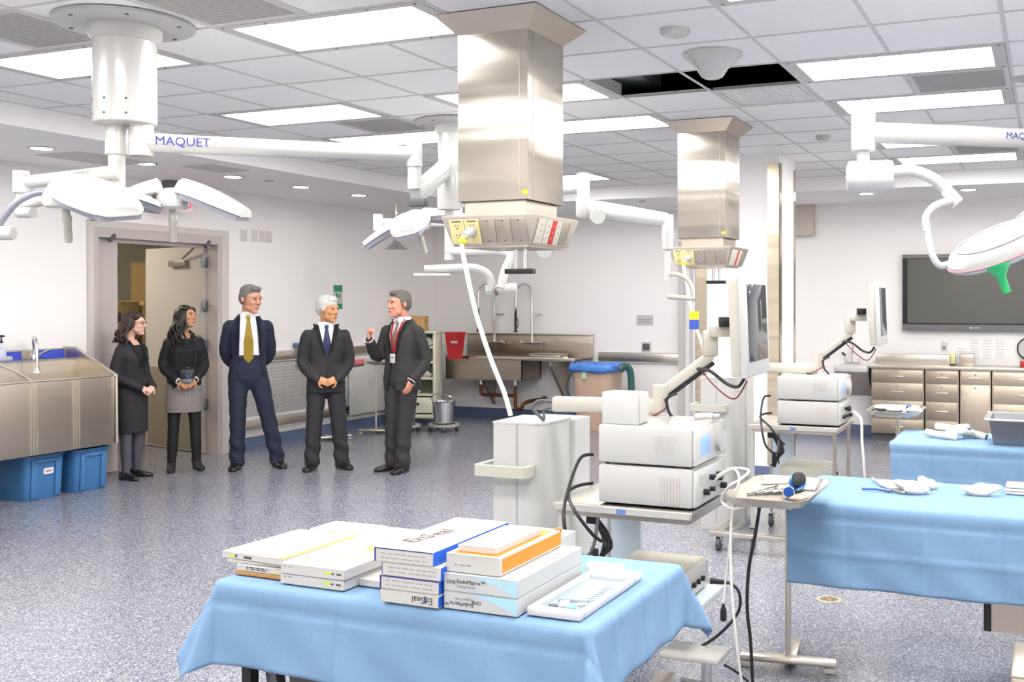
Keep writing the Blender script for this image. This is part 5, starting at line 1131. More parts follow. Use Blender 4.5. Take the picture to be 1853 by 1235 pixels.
# hand sink
t = thing('hand_sink', 'white wall mounted hand sink with tall faucet left of the steel cabinets', 'sink', (-2.2, VB, 0))
m = MB(); m.b2(-.21, .2, -.5, 0, .82, .9, .02); m.build('basin', WHITE, t); m = MB(); m.prism([(-.48, .82), (0, .82), (0, .5), (-.2, .62)], -.2, .19, Matrix(((0, 0, 1, 0), (1, 0, 0, 0), (0, 1, 0, 0), (0, 0, 0, 1)))); m.build('sink_shroud', mat('shroud_taupe', 'b9aea4', .5), t)
MB().tube([(-.05, -.08, .9), (-.05, -.08, 1.08), (-.05, -.12, 1.13), (-.05, -.2, 1.13), (-.05, -.22, 1.06)], .011, n=8, sm=3).build('faucet', CHROME, t)
for x in (-.13, .03): MB().cyl((x, -.08, .9), (x, -.08, .96), .012, n=8).build('tap_handle', CHROME, t); 
MB().b2(-.13, .03, -.1, -.06, .9, .92).build('faucet_plate', CHROME, t); MB().tube([(-.19, -.02, 1.03), (-.15, -.04, 1.0)], .013, n=8).build('soap_valve', BLACK, t)
# wall screen
t = thing('wall_screen', 'large dark flat screen on the back wall above the counter', 'screen', (-.75, VB, 0)); x0, x1 = -.9, 1.0; z0, z1 = 1.325, 2.24
MB().b2(x0, x1, -.08, -.005, z0, z1, .006).build('housing', mat('screen_black', '232325', .4), t)
MB().b2(x0, x1, -.088, -.08, z0, z0+.07).build('lower_bezel', mat('bezel_grey', '6d6b6b', .4, .3), t); MB().b2(x0, x1, -.088, -.08, z1-.045, z1).build('upper_bezel', mat('bezel_grey2', '76726e', .4, .3), t)
MB().b2(x0+.06, x1-.06, -.086, -.08, z0+.085, z1-.055).build('display_panel', mat('display_dark', '55544e', .32, spec=.6, var=.05), t)
m = MB(); m.b2(-.12, -.1, -.0885, -.088, z0+.02, z0+.045)
for q in range(4): m.b2(-.09+q*.022, -.075+q*.022, -.0885, -.088, z0+.026, z0+.04)
tag(m.build('maker_mark', WHITE2, t), kind='stuff')
# beige wall box, papers, clock, switch
o = thing('wall_cabinet', 'beige box mounted high on the back wall beside the white pier', 'wall box', (-2.86, VB, 2.5)); MB().b2(-.14, .125, -.12, 0, 0, .42, .006).build('box_body', mat('box_beige', 'c9bfb4', .6), o); MB().b2(-.14, .125, -.122, 0, .42, .437, .003).build('top_slot', BLACK, o); MB().b2(-.145, .135, -.125, 0, .437, .47, .004).build('top_cover', WHITE2, o)
PPR = mat('paper', 'efefee', .8, var=.02)
pl = ['taped paper list with grey rows left on the wall below the screen', 'printed sheet in the second place of the paper row below the screen', 'printed sheet in the middle of the paper row below the screen', 'printed sheet next to the clock below the screen']
for k, x in enumerate((-.98, -.82, -.68, -.54)):
    o = thing('paper_sheet', pl[k], 'paper', (x, VB, .98)); hh = .16 if k == 0 else .26; MB().b2(-.06, .06, -.004, -.001, 0, hh).build('sheet', PPR, o)
    s = MB()
    for r in range(int(hh/.035)): s.b2(-.045, .045, -.005, -.004, .02+r*.033, .03+r*.033)
    tag(s.build('printed_rows', mat('print_rows', 'd2d0d0', .8), o), kind='stuff')
o = thing('wall_clock', 'round wall clock with black rim below the screen', 'clock', (-.22, VB-.001, 1.12)); MB().lathe([(.12, .0), (.13, -.02), (.13, -.035), (.115, -.035), (.115, -.02)], n=32, ax=(0, 1, 0)).build('rim', BLACK, o); MB().lathe([(.115, -.015), (.115, -.022)], n=32, ax=(0, 1, 0)).build('dial', WHITE, o); MB().box((0, -.026, .03), (.006, .002, .07)).build('hand', BLACK, o); MB().box((.025, -.026, 0), (.05, .002, .006)).build('hand', BLACK, o)
o = thing('sharps_box', 'small red box on the countertop below the clock', 'box', (-.25, 12.76, .915)); MB().b2(-.06, .06, -.05, .05, 0, .07, .005).build('box_body', RED, o); MB().b2(-.062, .062, -.052, .052, .07, .08).build('box_lid', WHITE2, o)
o = thing('wall_outlet', 'white wall switch plate above the countertop', 'wall plate', (-1.17, VB, 1.13)); MB().b2(-.035, .035, -.006, 0, -.055, .055, .003).build('plate', WHITE, o); MB().b2(-.012, .012, -.01, -.006, -.03, -.005).build('toggle', DGREY, o)
# ================================================================== people
def remesh(mb, voxel, it=3, fac=.5):
    bmesh.ops.recalc_face_normals(mb.bm, faces=mb.bm.faces[:])
    me = bpy.data.meshes.new('tmp'); mb.bm.to_mesh(me); mb.bm.free()
    o = bpy.data.objects.new('tmp', me); COL.objects.link(o)
    r = o.modifiers.new('r', 'REMESH'); r.mode = 'VOXEL'; r.voxel_size = voxel; r.use_smooth_shade = True
    if it: s = o.modifiers.new('s', 'SMOOTH'); s.iterations = it; s.factor = fac
    bpy.context.view_layer.update()
    out = bpy.data.meshes.new_from_object(o.evaluated_get(bpy.context.evaluated_depsgraph_get()))
    bpy.data.objects.remove(o); bpy.data.meshes.remove(me); return out
def ripple(me, fn):
    ns = [v.normal.copy() for v in me.vertices]; cs = [v.co.copy() for v in me.vertices]; out = []
    for n, c in zip(ns, cs): out.extend(c+n*fn(c))
    me.vertices.foreach_set('co', out); me.update()
def limb(mb, pts, rad, n=14, sm=4, flat=1.0):
    P = smooth_path(pts, sm); m = len(P)-1; k = len(rad)-1
    def rr(t):
        x = t*k; i = min(int(x), k-1); return rad[i]+(rad[i+1]-rad[i])*(x-i)
    mb.tube(P, rr, n=n); mb.ell(P[0], (rad[0],)*3, 12); mb.ell(P[-1], (rad[-1],)*3, 12)
def hand(mb, w, d, n, side, curl=.5, s=1.0, spread=.0, thumb=1.0):
    w = Vector(w); d = Vector(d).normalized(); n = Vector(n); n = (n-d*n.dot(d)).normalized(); l = d.cross(n).normalized()*side
    rot = Matrix((l, d, n)).transposed().to_4x4()
    mb.ell(w+d*.045*s, (.041*s, .055*s, .017*s), 12, rot); mb.ell(w+d*.075*s, (.04*s, .025*s, .014*s), 12, rot)
    mb.tube([w-d*.02*s, w+d*.02*s], .027*s, n=10)
    for k, (off, L) in enumerate(((.03, .07), (.0105, .08), (-.0095, .074), (-.0285, .057))):
        p = w+d*.088*s+l*off*s; a = 0; c = [p-d*.015*s, p]
        fd = (d+l*spread*(1.5-k)*.3).normalized()
        for q, f in enumerate((.45, .32, .23)):
            a += curl*(1.15, 1.3, .9)[q]; c.append(c[-1]+(fd*math.cos(a)+n*math.sin(a))*L*f*s)
        mb.tube(smooth_path(c, 2), lambda u: (.0092-.0018*u)*s, n=8); mb.ell(c[-1], (.0074*s,)*3, 8)
    b = w+d*.025*s+l*.03*s; t1 = b+(d*.55+l*.65*thumb+n*.25).normalized()*.04*s; t2 = t1+(d*.85+l*.15+n*.4*curl).normalized()*.03*s
    mb.tube(smooth_path([b-l*.01*s, b, t1, t2], 3), lambda u: (.0125-.004*u)*s, n=8); mb.ell(t2, (.0085*s,)*3, 8)
def add_head(mb, M, fem=False):
    h = MB(); s = .93 if fem else 1
    h.ell((0, .014, .035), (.074, .094, .082), 20)
    h.loft([(0, -.06, -.116, .018, .016), (0, -.052, -.105, .034 if not fem else .028, .034), (0, -.038, -.08, .05 if not fem else .045, .054), (0, -.026, -.045, .06, .068), (0, -.02, -.005, .066, .074), (0, -.01, .04, .07, .083), (0, 0, .07, .06, .075)], n=20)
    h.tube([(0, -.092, .022), (0, -.1, 0), (0, -.112, -.02), (0, -.102, -.03)], lambda u: .008+.006*math.sin(min(1, u*1.3)*2.2), n=10)
    for sx in (-1, 1):
        h.ell((sx*.012, -.101, -.027), (.008, .009, .007), 8); h.ell((sx*.034, -.07, -.022), (.024, .022, .024), 10)
        h.ell((sx*.03, -.082, .03), (.024, .012, .008), 10); h.ell((sx*.077, .014, -.006), (.009, .02, .032), 10); h.ell((sx*.079, .01, -.012), (.012, .012, .02), 8)
        h.ell((sx*.048, -.03, -.07), (.016, .03, .02), 10)
    h.ell((0, -.093, -.058), (.024, .012, .007), 10); h.ell((0, -.091, -.068), (.021, .012, .007), 10); h.ell((0, -.084, -.1), (.019, .018, .016), 10)
    bmesh.ops.transform(h.bm, matrix=M @ Matrix.Scale(s, 4), verts=h.bm.verts[:])
    me = bpy.data.meshes.new('h'); h.bm.to_mesh(me); h.bm.free(); mb.bm.from_mesh(me); bpy.data.meshes.remove(me)
def simple(mb, name, m, par, ang=60): return mb.build(name, m, par, ang)
def cut_front(me, planes, ylim=0.02):
    bm = bmesh.new(); bm.from_mesh(me)
    for co, no in planes:
        fs = [f for f in bm.faces if f.calc_center_median().y < ylim]
        g = list({v for f in fs for v in f.verts})+list({e for f in fs for e in f.edges})+fs
        bmesh.ops.bisect_plane(bm, geom=g, dist=1e-5, plane_co=co, plane_no=no)
    kill = [f for f in bm.faces if f.calc_center_median().y < ylim and all((f.calc_center_median()-Vector(co)).dot(Vector(no)) < 0 for co, no in planes)]
    bmesh.ops.delete(bm, geom=kill, context='FACES'); bm.to_mesh(me); bm.free(); return me
def line_plane(p, q, inside):
    """plane through (x,z) points p,q parallel to y; normal points away from inside point"""
    d = Vector((q[0]-p[0], 0, q[1]-p[1])); n = Vector((d.z, 0, -d.x)).normalized(); c = Vector((p[0], 0, p[1]))
    if (Vector((inside[0], 0, inside[1]))-c).dot(n) > 0: n = -n
    return c, n
def bvh_of(*meshes):
    vs, ps = [], []
    for me in meshes:
        b = len(vs); vs += [v.co.copy() for v in me.vertices]; ps += [[b+i for i in p.vertices] for p in me.polygons]
    return BVHTree.FromPolygons(vs, ps)
def cloth_patch(bvh, fn, nu, nv, off, name, m, par, thick=.003):
    """fn(a,b)->(x,z); draped on the front of bvh"""
    mb = MB()
    last = [-.1]
    def f(a, b):
        x, z = fn(a, b); h = bvh.ray_cast(Vector((x, -1, z)), Vector((0, 1, 0)))
        y = h[0].y if h[0] is not None and h[0].y < .06 else last[0]
        last[0] = y; return (x, y-off, z)
    mb.grid(f, nu, nv)
    bmesh.ops.solidify(mb.bm, geom=mb.bm.faces[:], thickness=thick)
    return mb.build(name, m, par, 60)
SKIN = {}
def skin_mat(name, col):
    m = mat(name, col, .5, var=.05, scale=25); b = m.node_tree.nodes['Principled BSDF']; b.inputs['Subsurface Weight'].default_value = .08; b.inputs['Subsurface Radius'].default_value = (.02, .008, .005); return m
def person(loc, rz, H, label, P):
    k = H/1.8; fem = P.get('fem', False)
    root = thing('person', label, 'person', loc, rz)
    S3 = lambda p: Vector(p)*k
    lean = Vector(P.get('lean', (0, 0, 0)))
    # ---- joints (metres at 1.8 m, scaled by k)
    A = {s: [S3(p) for p in P['arms'][s]] for s in (-1, 1)}; G = {s: [S3(p) for p in P['legs'][s]] for s in (-1, 1)}
    nb = S3((0, .02, 1.5)); hc = S3((P.get('hx', 0), P.get('hy', -.02), 1.648))
    HM = Matrix.Translation(hc) @ Matrix.Translation((0, .02, -.1)) @ Matrix.Rotation(R(P['yaw']), 4, 'Z') @ Matrix.Rotation(R(P.get('pitch', 0)), 4, 'X') @ Matrix.Rotation(R(P.get('roll', 0)), 4, 'Y') @ Matrix.Translation((0, -.02, .1)) @ Matrix.Scale(k*1.09 if not fem else k*1.1, 4)
    # ---- body
    b = MB(); sw = .86 if fem else 1.0
    b.loft([(x*k, y*k, z*k, rx*k*sw, ry*k) for x, y, z, rx, ry in [(0, 0, .86, .14, .095), (0, 0, .95, .15, .1), (0, 0, 1.08, .135, .092), (0, 0, 1.25, .15, .105), (0, 0, 1.36, .155, .098), (0, .01, 1.42, .13, .078), (0, .015, 1.475, .075, .06)]], n=24)
    b.tube([nb-V(0, 0, .05*k), nb, HM @ Vector((0, .02, -.06)), HM @ Vector((0, .02, 0))], (.047 if fem else .056)*k, n=16)
    for s in (-1, 1):
        sh, el, wr = A[s][:3]; limb(b, [sh, el, wr], [.05*k, .047*k, .04*k, .034*k, .026*k] if not fem else [.043*k, .04*k, .035*k, .03*k, .023*k])
        limb(b, G[s][:3], [.085*k, .075*k, .058*k, .052*k, .038*k] if not fem else [.082*k, .07*k, .054*k, .05*k, .034*k])
        an = G[s][2]; fd = Vector(G[s][3]).normalized(); b.tube([an, an-V(0, 0, .045*k)+fd*.03*k, an-V(0, 0, .06*k)+fd*.1*k], .02*k, n=10)
        hd = P['hands'][s]
        if hd: hand(b, wr, hd[0], hd[1], s*hd[4] if len(hd) > 4 else s, hd[2], k*(1.0 if not fem else .9), hd[3] if len(hd) > 3 else 0)
    add_head(b, HM, fem)
    me = remesh(b, .0065, 2); me.materials.append(P['skin']); body = link('body', me, root)
    # ---- face details
    hs = .93 if fem else 1
    fm = HM @ Matrix.Scale(hs, 4)
    for s in (-1, 1):
        e = MB().ell((s*.03, -.083, .008), (.0145, .0085, .0075), 12).xf(fm).build('eye', mat('eye_white', 'd8d0ca', .3), root)
        MB().ell((s*.03-.002, -.0895, .0085), (.0065, .004, .0065), 10).xf(fm).build('iris', mat('iris_dark', '2a211c', .3), e)
        MB().tube([(s*.014, -.094, .026), (s*.03, -.0955, .031), (s*.046, -.085, .028)], .0036 if not fem else .0026, n=6, sm=3).xf(fm).build('eyebrow', P['brow'], root)
        MB().tube([(s*.016, -.091, .014), (s*.03, -.0935, .0165), (s*.044, -.086, .012)], .0022, n=6, sm=3).xf(fm).build('eyelid', mat('lid_shade', '7a5446', .6), root)
    MB().ell((0, -.101, -.0605), (.022, .005, .0042), 10).xf(fm).build('lips', mat('lip_'+('f' if fem else 'm'), 'b0605a' if fem else 'a86a5c', .5), root)
    # ---- hair
    hb = MB(); P['hair'](hb)
    bmesh.ops.transform(hb.bm, matrix=fm, verts=hb.bm.verts[:])
    if 'hair_world' in P: P['hair_world'](hb, k, fm)
    hm = remesh(hb, .006, P.get('hair_it', 2)); hm.materials.append(P['hairm']); link('hair', hm, root)
    return root, k, A, G, HM, fm, body
def hair_short(front=.075, fluff=0):
    def f(h):
        h.ell((0, .022, .056), (.08+fluff, .098+fluff, .074+fluff), 20); h.ell((0, .05, .01), (.077+fluff, .068+fluff, .085), 18)
        h.ell((0, -.05, .098), (.058, .036, .028+fluff), 14)
        for s in (-1, 1): h.ell((s*.069, .02, .028), (.014+fluff*.5, .05, .046), 12); h.ell((s*.071, -.012, .012), (.009, .012, .03), 10)
    return f
def shoe(par, an, fd, m, k, L=.29, heel=0, wd=.048):
    fd = Vector(fd).normalized(); p = Vector((an.x, an.y, 0)); M = face_mat(p, fd, V(0, 0, 1).cross(fd))
    b = MB(); L *= k
    secs = [(-.3, .028, .06), (-.27, .038, .085), (-.12, .041, .098), (.03, .042, .095), (.16, .045, .078), (.3, .048, .062), (.47, .047, .052), (.6, .036, .042), (.67, .018, .028)]
    rings = []
    for x, w_, h_ in secs:
        rg = []; z0 = (heel*k*max(0, min(1, (.3-x)/.45)))
        for q in range(14):
            a = 2*math.pi*q/14; c = math.cos(a); s_ = math.sin(a)
            rg.append(b.bm.verts.new((x*L, w_*k*(wd/.048)*math.copysign(abs(c)**.6, c), z0+max(0.0, (h_*k*.5)+(h_*k*.5)*math.copysign(abs(s_)**.7, s_)))))
        rings.append(rg)
    b.skin(rings)
    if heel: b.cyl((-.24*L, 0, 0), (-.24*L, 0, heel*k+.01), .016, .024, n=10)
    b.xf(M); return b.build('shoe', m, par, 50)
def torso_loft(mb, k, secs, n=32, ex=2.4): mb.loft([(x*k, y*k, z*k, rx*k, ry*k) for x, y, z, rx, ry in secs], n=n, ex=ex)
def jacket(root, k, A, m, secs, sleeve, cuts, name='jacket', thick=.006, cuffm=None, cuffs=(-1, 1), it=3, folds=.0):
    b = MB(); torso_loft(b, k, secs)
    for s in (-1, 1):
        sh, el, wr = A[s][:3]; d = (wr-el).normalized(); limb(b, [sh, el, wr-d*.012*k], [r*k for r in sleeve], n=16)
    me = remesh(b, .009, it, .5)
    if folds:
        ripple(me, lambda c: folds*(math.sin(c.z*55+c.x*30)*.5+math.sin(c.z*31-c.x*47+c.y*40)*.5))
    full = me.copy()
    if cuts:
        for c in cuts: cut_front(me, c)
    bm = bmesh.new(); bm.from_mesh(me); bmesh.ops.solidify(bm, geom=bm.faces[:], thickness=thick); bm.to_mesh(me); bm.free()
    me.polygons.foreach_set('use_smooth', [True]*len(me.polygons)); me.set_sharp_from_angle(angle=R(60))
    me.materials.clear(); me.materials.append(m); o = link(name, me, root)
    if cuffm:
        for s in cuffs:
            el, wr = A[s][1:3]; d = (wr-el).normalized(); MB().cyl(wr-d*.035*k, wr+d*.016*k, (sleeve[-1]-.006)*k, (sleeve[-1]-.006)*k, n=18).build('shirt_cuff', cuffm, root)
    return o, bvh_of(full)
def trousers(root, k, G, m, top=1.09, rad=(.095, .092, .078, .074, .07, .07), wx=.158, wy=.112):
    b = MB(); torso_loft(b, k, [(0, 0, .77, .06, .06), (0, 0, .82, .12, .095), (0, 0, .88, .165, .118), (0, 0, .96, .172, .122), (0, 0, 1.04, wx, wy), (0, 0, top, wx-.005, wy-.005)], 28)
    for s in (-1, 1):
        hp, kn, an = G[s][:3]; limb(b, [hp, kn, V(an.x, an.y, .075*k)], [r*k for r in rad], n=18); fd = Vector(G[s][3]).normalized(); b.tube([V(an.x, an.y, .1*k)+fd*.0, V(an.x, an.y, .035*k)+fd*.015*k], .066*k, n=18)
    me = remesh(b, .009, 3)
    ripple(me, lambda c: .004*math.sin(c.z*42+c.x*25)*(1.6 if c.z < .3*k else .6) if c.z < .8*k else 0)
    me.materials.append(m); return link('trousers', me, root), me
def lapels(bvh, root, k, m, pts, wd=.045):
    for s in (-1, 1):
        def fn(a, b, s=s):
            q = [Vector(p) for p in pts]; n = len(q)-1; x = a*n; i = min(int(x), n-1); c = q[i].lerp(q[i+1], x-i)
            ww = wd*(1-.72*a)*(1.0 if a > .32 else .78+a*.2) if a < .98 else .003
            return (s*(c.x+b*ww)*k, (c.y+b*ww*.25)*k)
        cloth_patch(bvh, fn, 16, 4, .004, 'lapel', m, root, .004)
def suit_mat(name, col, var=.12): return mat(name, col, .8, var=var, scale=90, bump=.15, bscale=150)
SHIRT = mat('shirt_white', 'e2e2e6', .7, var=.02, bump=.1, bscale=30)
SHOEB = mat('shoe_black', '1d1a19', .25)
MJ = [(0, 0, .80, .188, .125), (0, 0, .9, .19, .13), (0, 0, 1.0, .18, .125), (0, 0, 1.1, .17, .12), (0, 0, 1.28, .183, .13), (0, 0, 1.36, .186, .12), (0, .01, 1.42, .16, .1), (0, .018, 1.475, .112, .082), (0, .02, 1.502, .085, .073)]
SLV = (.067, .064, .058, .054, .047)
def shirt_front(root, k, m=SHIRT, z0=1.088):
    b = MB(); torso_loft(b, k, [(0, 0, z0, .155, .114), (0, 0, 1.12, .155, .111), (0, 0, 1.28, .168, .121), (0, 0, 1.36, .17, .112), (0, .01, 1.42, .148, .092), (0, .016, 1.475, .1, .076), (0, .018, 1.52, .07, .068)], 36)
    me = b.mesh('shirt', m, 60); o = link('shirt', me, root)
    c = MB(); c.lathe([(.088*k, 1.462*k), (.08*k, 1.487*k), (.072*k, 1.522*k), (.068*k, 1.522*k), (.07*k, 1.47*k)], (0, .012*k, 0), 28); c.build('shirt_collar', m, root)
    for s in (-1, 1):
        MB().prism([(s*.004*k, 1.496*k), (s*.052*k, 1.52*k), (s*.062*k, 1.48*k), (s*.038*k, 1.442*k)], -.006, .0, face_mat((0, -.066*k, 0), (1, 0, 0), (0, 0, 1))).build('collar_point', m, root)
    return bvh_of(me)
def tie(bvh, root, k, m, z1, wd=.085, z0=1.48, x=0.0):
    def fn(a, b):
        if a < .06: w_ = .034-.008*a/.06
        elif a < .9: w_ = .026+(wd-.026)*min(1, (a-.06)/.5)
        else: w_ = wd*max(.02, (1-a)/.1)
        return ((x*a+(b-.5)*w_)*k, (z0+(z1-z0)*a)*k)
    cloth_patch(bvh, fn, 26, 6, .008, 'tie', m, root, .005)
    MB().ell((0, -.082*k, 1.475*k), (.021*k, .014*k, .019*k), 12).build('tie_knot', m, root)
def vcut(zb, xt, zt=1.53, grow=1.25):
    xt *= grow
    return _vcut(zb, xt, zt)
def _vcut(zb, xt, zt): # V opening: apex (0,zb), top half width xt
    return [line_plane((0, zb), (-xt, zt), (0, zt)), line_plane((0, zb), (xt, zt), (0, zt))]
def phi(x): return TH-math.atan((x-1130)/1861.6)
GREYH = mat('hair_grey', '77726c', .7, var=.3, scale=60, bump=.6, bscale=90, stretch=(1, .3, 1)); WHITEH = mat('hair_white', 'cfccc6', .7, var=.15, scale=60, bump=.6, bscale=90, stretch=(1, .3, 1)); DGH = mat('hair_darkgrey', '6a645e', .7, var=.35, scale=60, bump=.6, bscale=90, stretch=(1, .3, 1))
BRH = mat('hair_brown', '33231c', .5, var=.35, scale=40, bump=.5, bscale=60, stretch=(1, 1, .3)); BKH = mat('hair_black', '17130f', .4, var=.35, scale=40, bump=.5, bscale=60, stretch=(1, 1, .3))
SK1 = skin_mat('skin_ruddy', 'd49a7e'); SK2 = skin_mat('skin_tan', 'cf9468'); SK3 = skin_mat('skin_pink', 'd6937a'); SK4 = skin_mat('skin_fair', 'e0b09c'); SK5 = skin_mat('skin_olive', 'c48c68')
NAVYS = suit_mat('suit_navy', '1d2337'); CHAR = suit_mat('suit_charcoal', '2a292c'); CHAR2 = suit_mat('suit_charcoal_warm', '2e2c2c'); BLK = suit_mat('cloth_black', '17161a'); BLKW = suit_mat('suit_black_woman', '262428')
def legs(sx, kx=None, toes=(.25, -1), ys=(0, 0)):
    out = {}
    for s in (-1, 1):
        x = sx[0] if s < 0 else sx[1]; y = ys[0] if s < 0 else ys[1]
        out[s] = [(s*.09, 0, .9), (s*.09+(x-s*.09)*.5, y*.5-.01, .5), (x, y+.02, .085), (s*toes[0], toes[1], 0)]
    return out
# ---------------------------------------------------------------- man in blue suit, yellow tie, hands behind his back
p = onz(449, 849, 0)
root, k, A, G, HM, fm, body = person((p.x, p.y, 0), phi(449)+R(2), 1.86, 'grey haired man in open navy suit with yellow tie and hands behind his back', dict(
    skin=SK1, hair=hair_short(), hairm=GREYH, brow=GREYH, yaw=38, pitch=10, hx=0.0, hy=-.03,
    arms={-1: [(-.165, 0, 1.375), (-.2, .08, 1.11), (-.08, .16, .97)], 1: [(.165, 0, 1.375), (.2, .08, 1.11), (.08, .16, .98)]},
    hands={-1: ((.9, .1, -.3), (0, -1, 0), .7), 1: ((-.9, .12, -.3), (0, -1, 0), .7)}, legs=legs((-.1, .27), toes=(.3, -1))))
for s in (-1, 1): shoe(root, G[s][2], G[s][3], SHOEB, k)
trousers(root, k, G, NAVYS); sb = shirt_front(root, k)
cut = [line_plane((-.09*k, 1.0*k), (-.075*k, 1.53*k), (0, 1.2*k)), line_plane((.12*k, 1.0*k), (.06*k, 1.53*k), (0, 1.2*k))]
cut2 = [line_plane((-.09*k, 1.0*k), (-.16*k, .8*k), (0, .85*k)), line_plane((.12*k, 1.0*k), (.18*k, .8*k), (0, .85*k)), (Vector((0, 0, 1.0*k)), Vector((0, 0, 1)))]
jo, jb = jacket(root, k, A, NAVYS, [(x, y, z, rx*.94, ry) for x, y, z, rx, ry in MJ], SLV, [cut+[(Vector((0, 0, 1.0*k)), Vector((0, 0, -1)))], cut2], folds=.003)
lapels(jb, root, k, NAVYS, [(.072, 1.47), (.085, 1.3), (.1, 1.1)], .05)
tie(sb, root, k, mat('tie_yellow', 'c7a93f', .5, var=.12, scale=120), 1.03, .088)
MB().loft([(0, 0, 1.075*k, .166*k, .117*k), (0, 0, 1.105*k, .166*k, .117*k)], n=36, ex=2.4).build('belt', SHOEB, root)
# ---------------------------------------------------------------- white haired man, hands clasped
p = onz(590, 850, 0)
root, k, A, G, HM, fm, body = person((p.x, p.y, 0), phi(590)+R(4), 1.74, 'white haired man in charcoal suit and blue tie with clasped hands', dict(
    skin=SK2, hair=hair_short(fluff=.008), hairm=WHITEH, brow=WHITEH, yaw=42, pitch=4, hx=0.0, hy=-.03,
    arms={-1: [(-.178, 0, 1.372), (-.228, .0, 1.1), (-.1, -.175, .945)], 1: [(.178, 0, 1.372), (.228, .0, 1.1), (.1, -.185, .945)]},
    hands={-1: ((.85, -.12, -.3), (.1, 1, -.2), .55, .1), 1: ((-.85, -.2, -.3), (-.1, 1, -.2), .55, .1)}, legs=legs((-.14, .16), toes=(.45, -1))))
for s in (-1, 1): shoe(root, G[s][2], G[s][3], SHOEB, k)
trousers(root, k, G, CHAR, rad=(.1, .098, .084, .079, .076, .078)); sb = shirt_front(root, k)
MJ2 = [(x, y, z, rx*1.02, ry*1.08) for x, y, z, rx, ry in MJ]
jo, jb = jacket(root, k, A, CHAR, MJ2, (.07, .067, .06, .055, .048), [vcut(1.16*k, .085*k, 1.53*k)], cuffm=None, folds=.003)
lapels(jb, root, k, CHAR, [(.078, 1.49), (.05, 1.35), (.012, 1.17)], .07)
tie(sb, root, k, mat('tie_blue', '3f4a78', .5, var=.6, scale=60), 1.14, .085)
for z in (1.12, 1.02): MB().cyl((0, -.15*k, z*k), (0, -.156*k, z*k), .011*k, n=12).build('button', BLACK, root)
# ---------------------------------------------------------------- gesturing man with red lanyard
p = onz(728, 853, 0)
root, k, A, G, HM, fm, body = person((p.x, p.y, 0), phi(728)-R(38), 1.8, 'grey haired man in dark suit with red lanyard gesturing with raised hand', dict(
    skin=SK3, hair=hair_short(), hairm=DGH, brow=DGH, yaw=-22, pitch=2, hx=0.0, hy=-.035,
    arms={-1: [(-.178, 0, 1.372), (-.22, -.1, 1.13), (-.16, -.3, 1.3)], 1: [(.178, 0, 1.372), (.235, .06, 1.1), (.185, -.09, .91)]},
    hands={-1: ((.1, -.25, .9), (.75, .35, .1), .75, .1, -1), 1: ((-.2, -.3, -.85), (-1, .2, 0), .3)}, legs={-1: [(-.09, 0, .9), (-.1, -.02, .5), (-.12, .0, .085), (-.45, -1, 0)], 1: [(.09, 0, .9), (.06, -.04, .5), (.05, -.06, .085), (.15, -1, 0)]}))
for s in (-1, 1): shoe(root, G[s][2], G[s][3], SHOEB, k)
trousers(root, k, G, CHAR2, rad=(.1, .097, .08, .076, .072, .074)); sb = shirt_front(root, k)
jo, jb = jacket(root, k, A, CHAR2, MJ2, (.07, .066, .06, .056, .05), [vcut(1.1*k, .085*k, 1.53*k), vcut(1.1*k, -.0*k+.03*k, .8*k) if False else [line_plane((-.03*k, 1.12*k), (-.09*k, .8*k), (-.05*k, .9*k)), line_plane((-.01*k, 1.12*k), (.03*k, .8*k), (-.02*k, .8*k)), (Vector((0, 0, 1.12*k)), Vector((0, 0, 1)))]], cuffm=SHIRT, folds=.003)
lapels(jb, root, k, CHAR2, [(.078, 1.49), (.05, 1.33), (.012, 1.12)], .065)
tie(sb, root, k, mat('tie_grey', '9b8f8a', .5, var=.2, scale=90), 1.02, .08)
LAN = mat('lanyard_red', 'd23a34', .5)
for s in (-1, 1):
    cloth_patch(sb, lambda a, b, s=s: ((s*(.062*(1-a)+.006*a)+(b-.5)*.02)*k, (1.5+(1.17-1.5)*a)*k), 20, 2, .014, 'lanyard', LAN, root, .002)
MB().box((0, -.15*k, 1.12*k), (.06*k, .006, .09*k), .002).build('name_badge', WHITE, root); MB().box((.0, -.154*k, 1.13*k), (.035*k, .003, .02*k)).build('badge_print', mat('badge_grey', '7d88a8', .5), root)
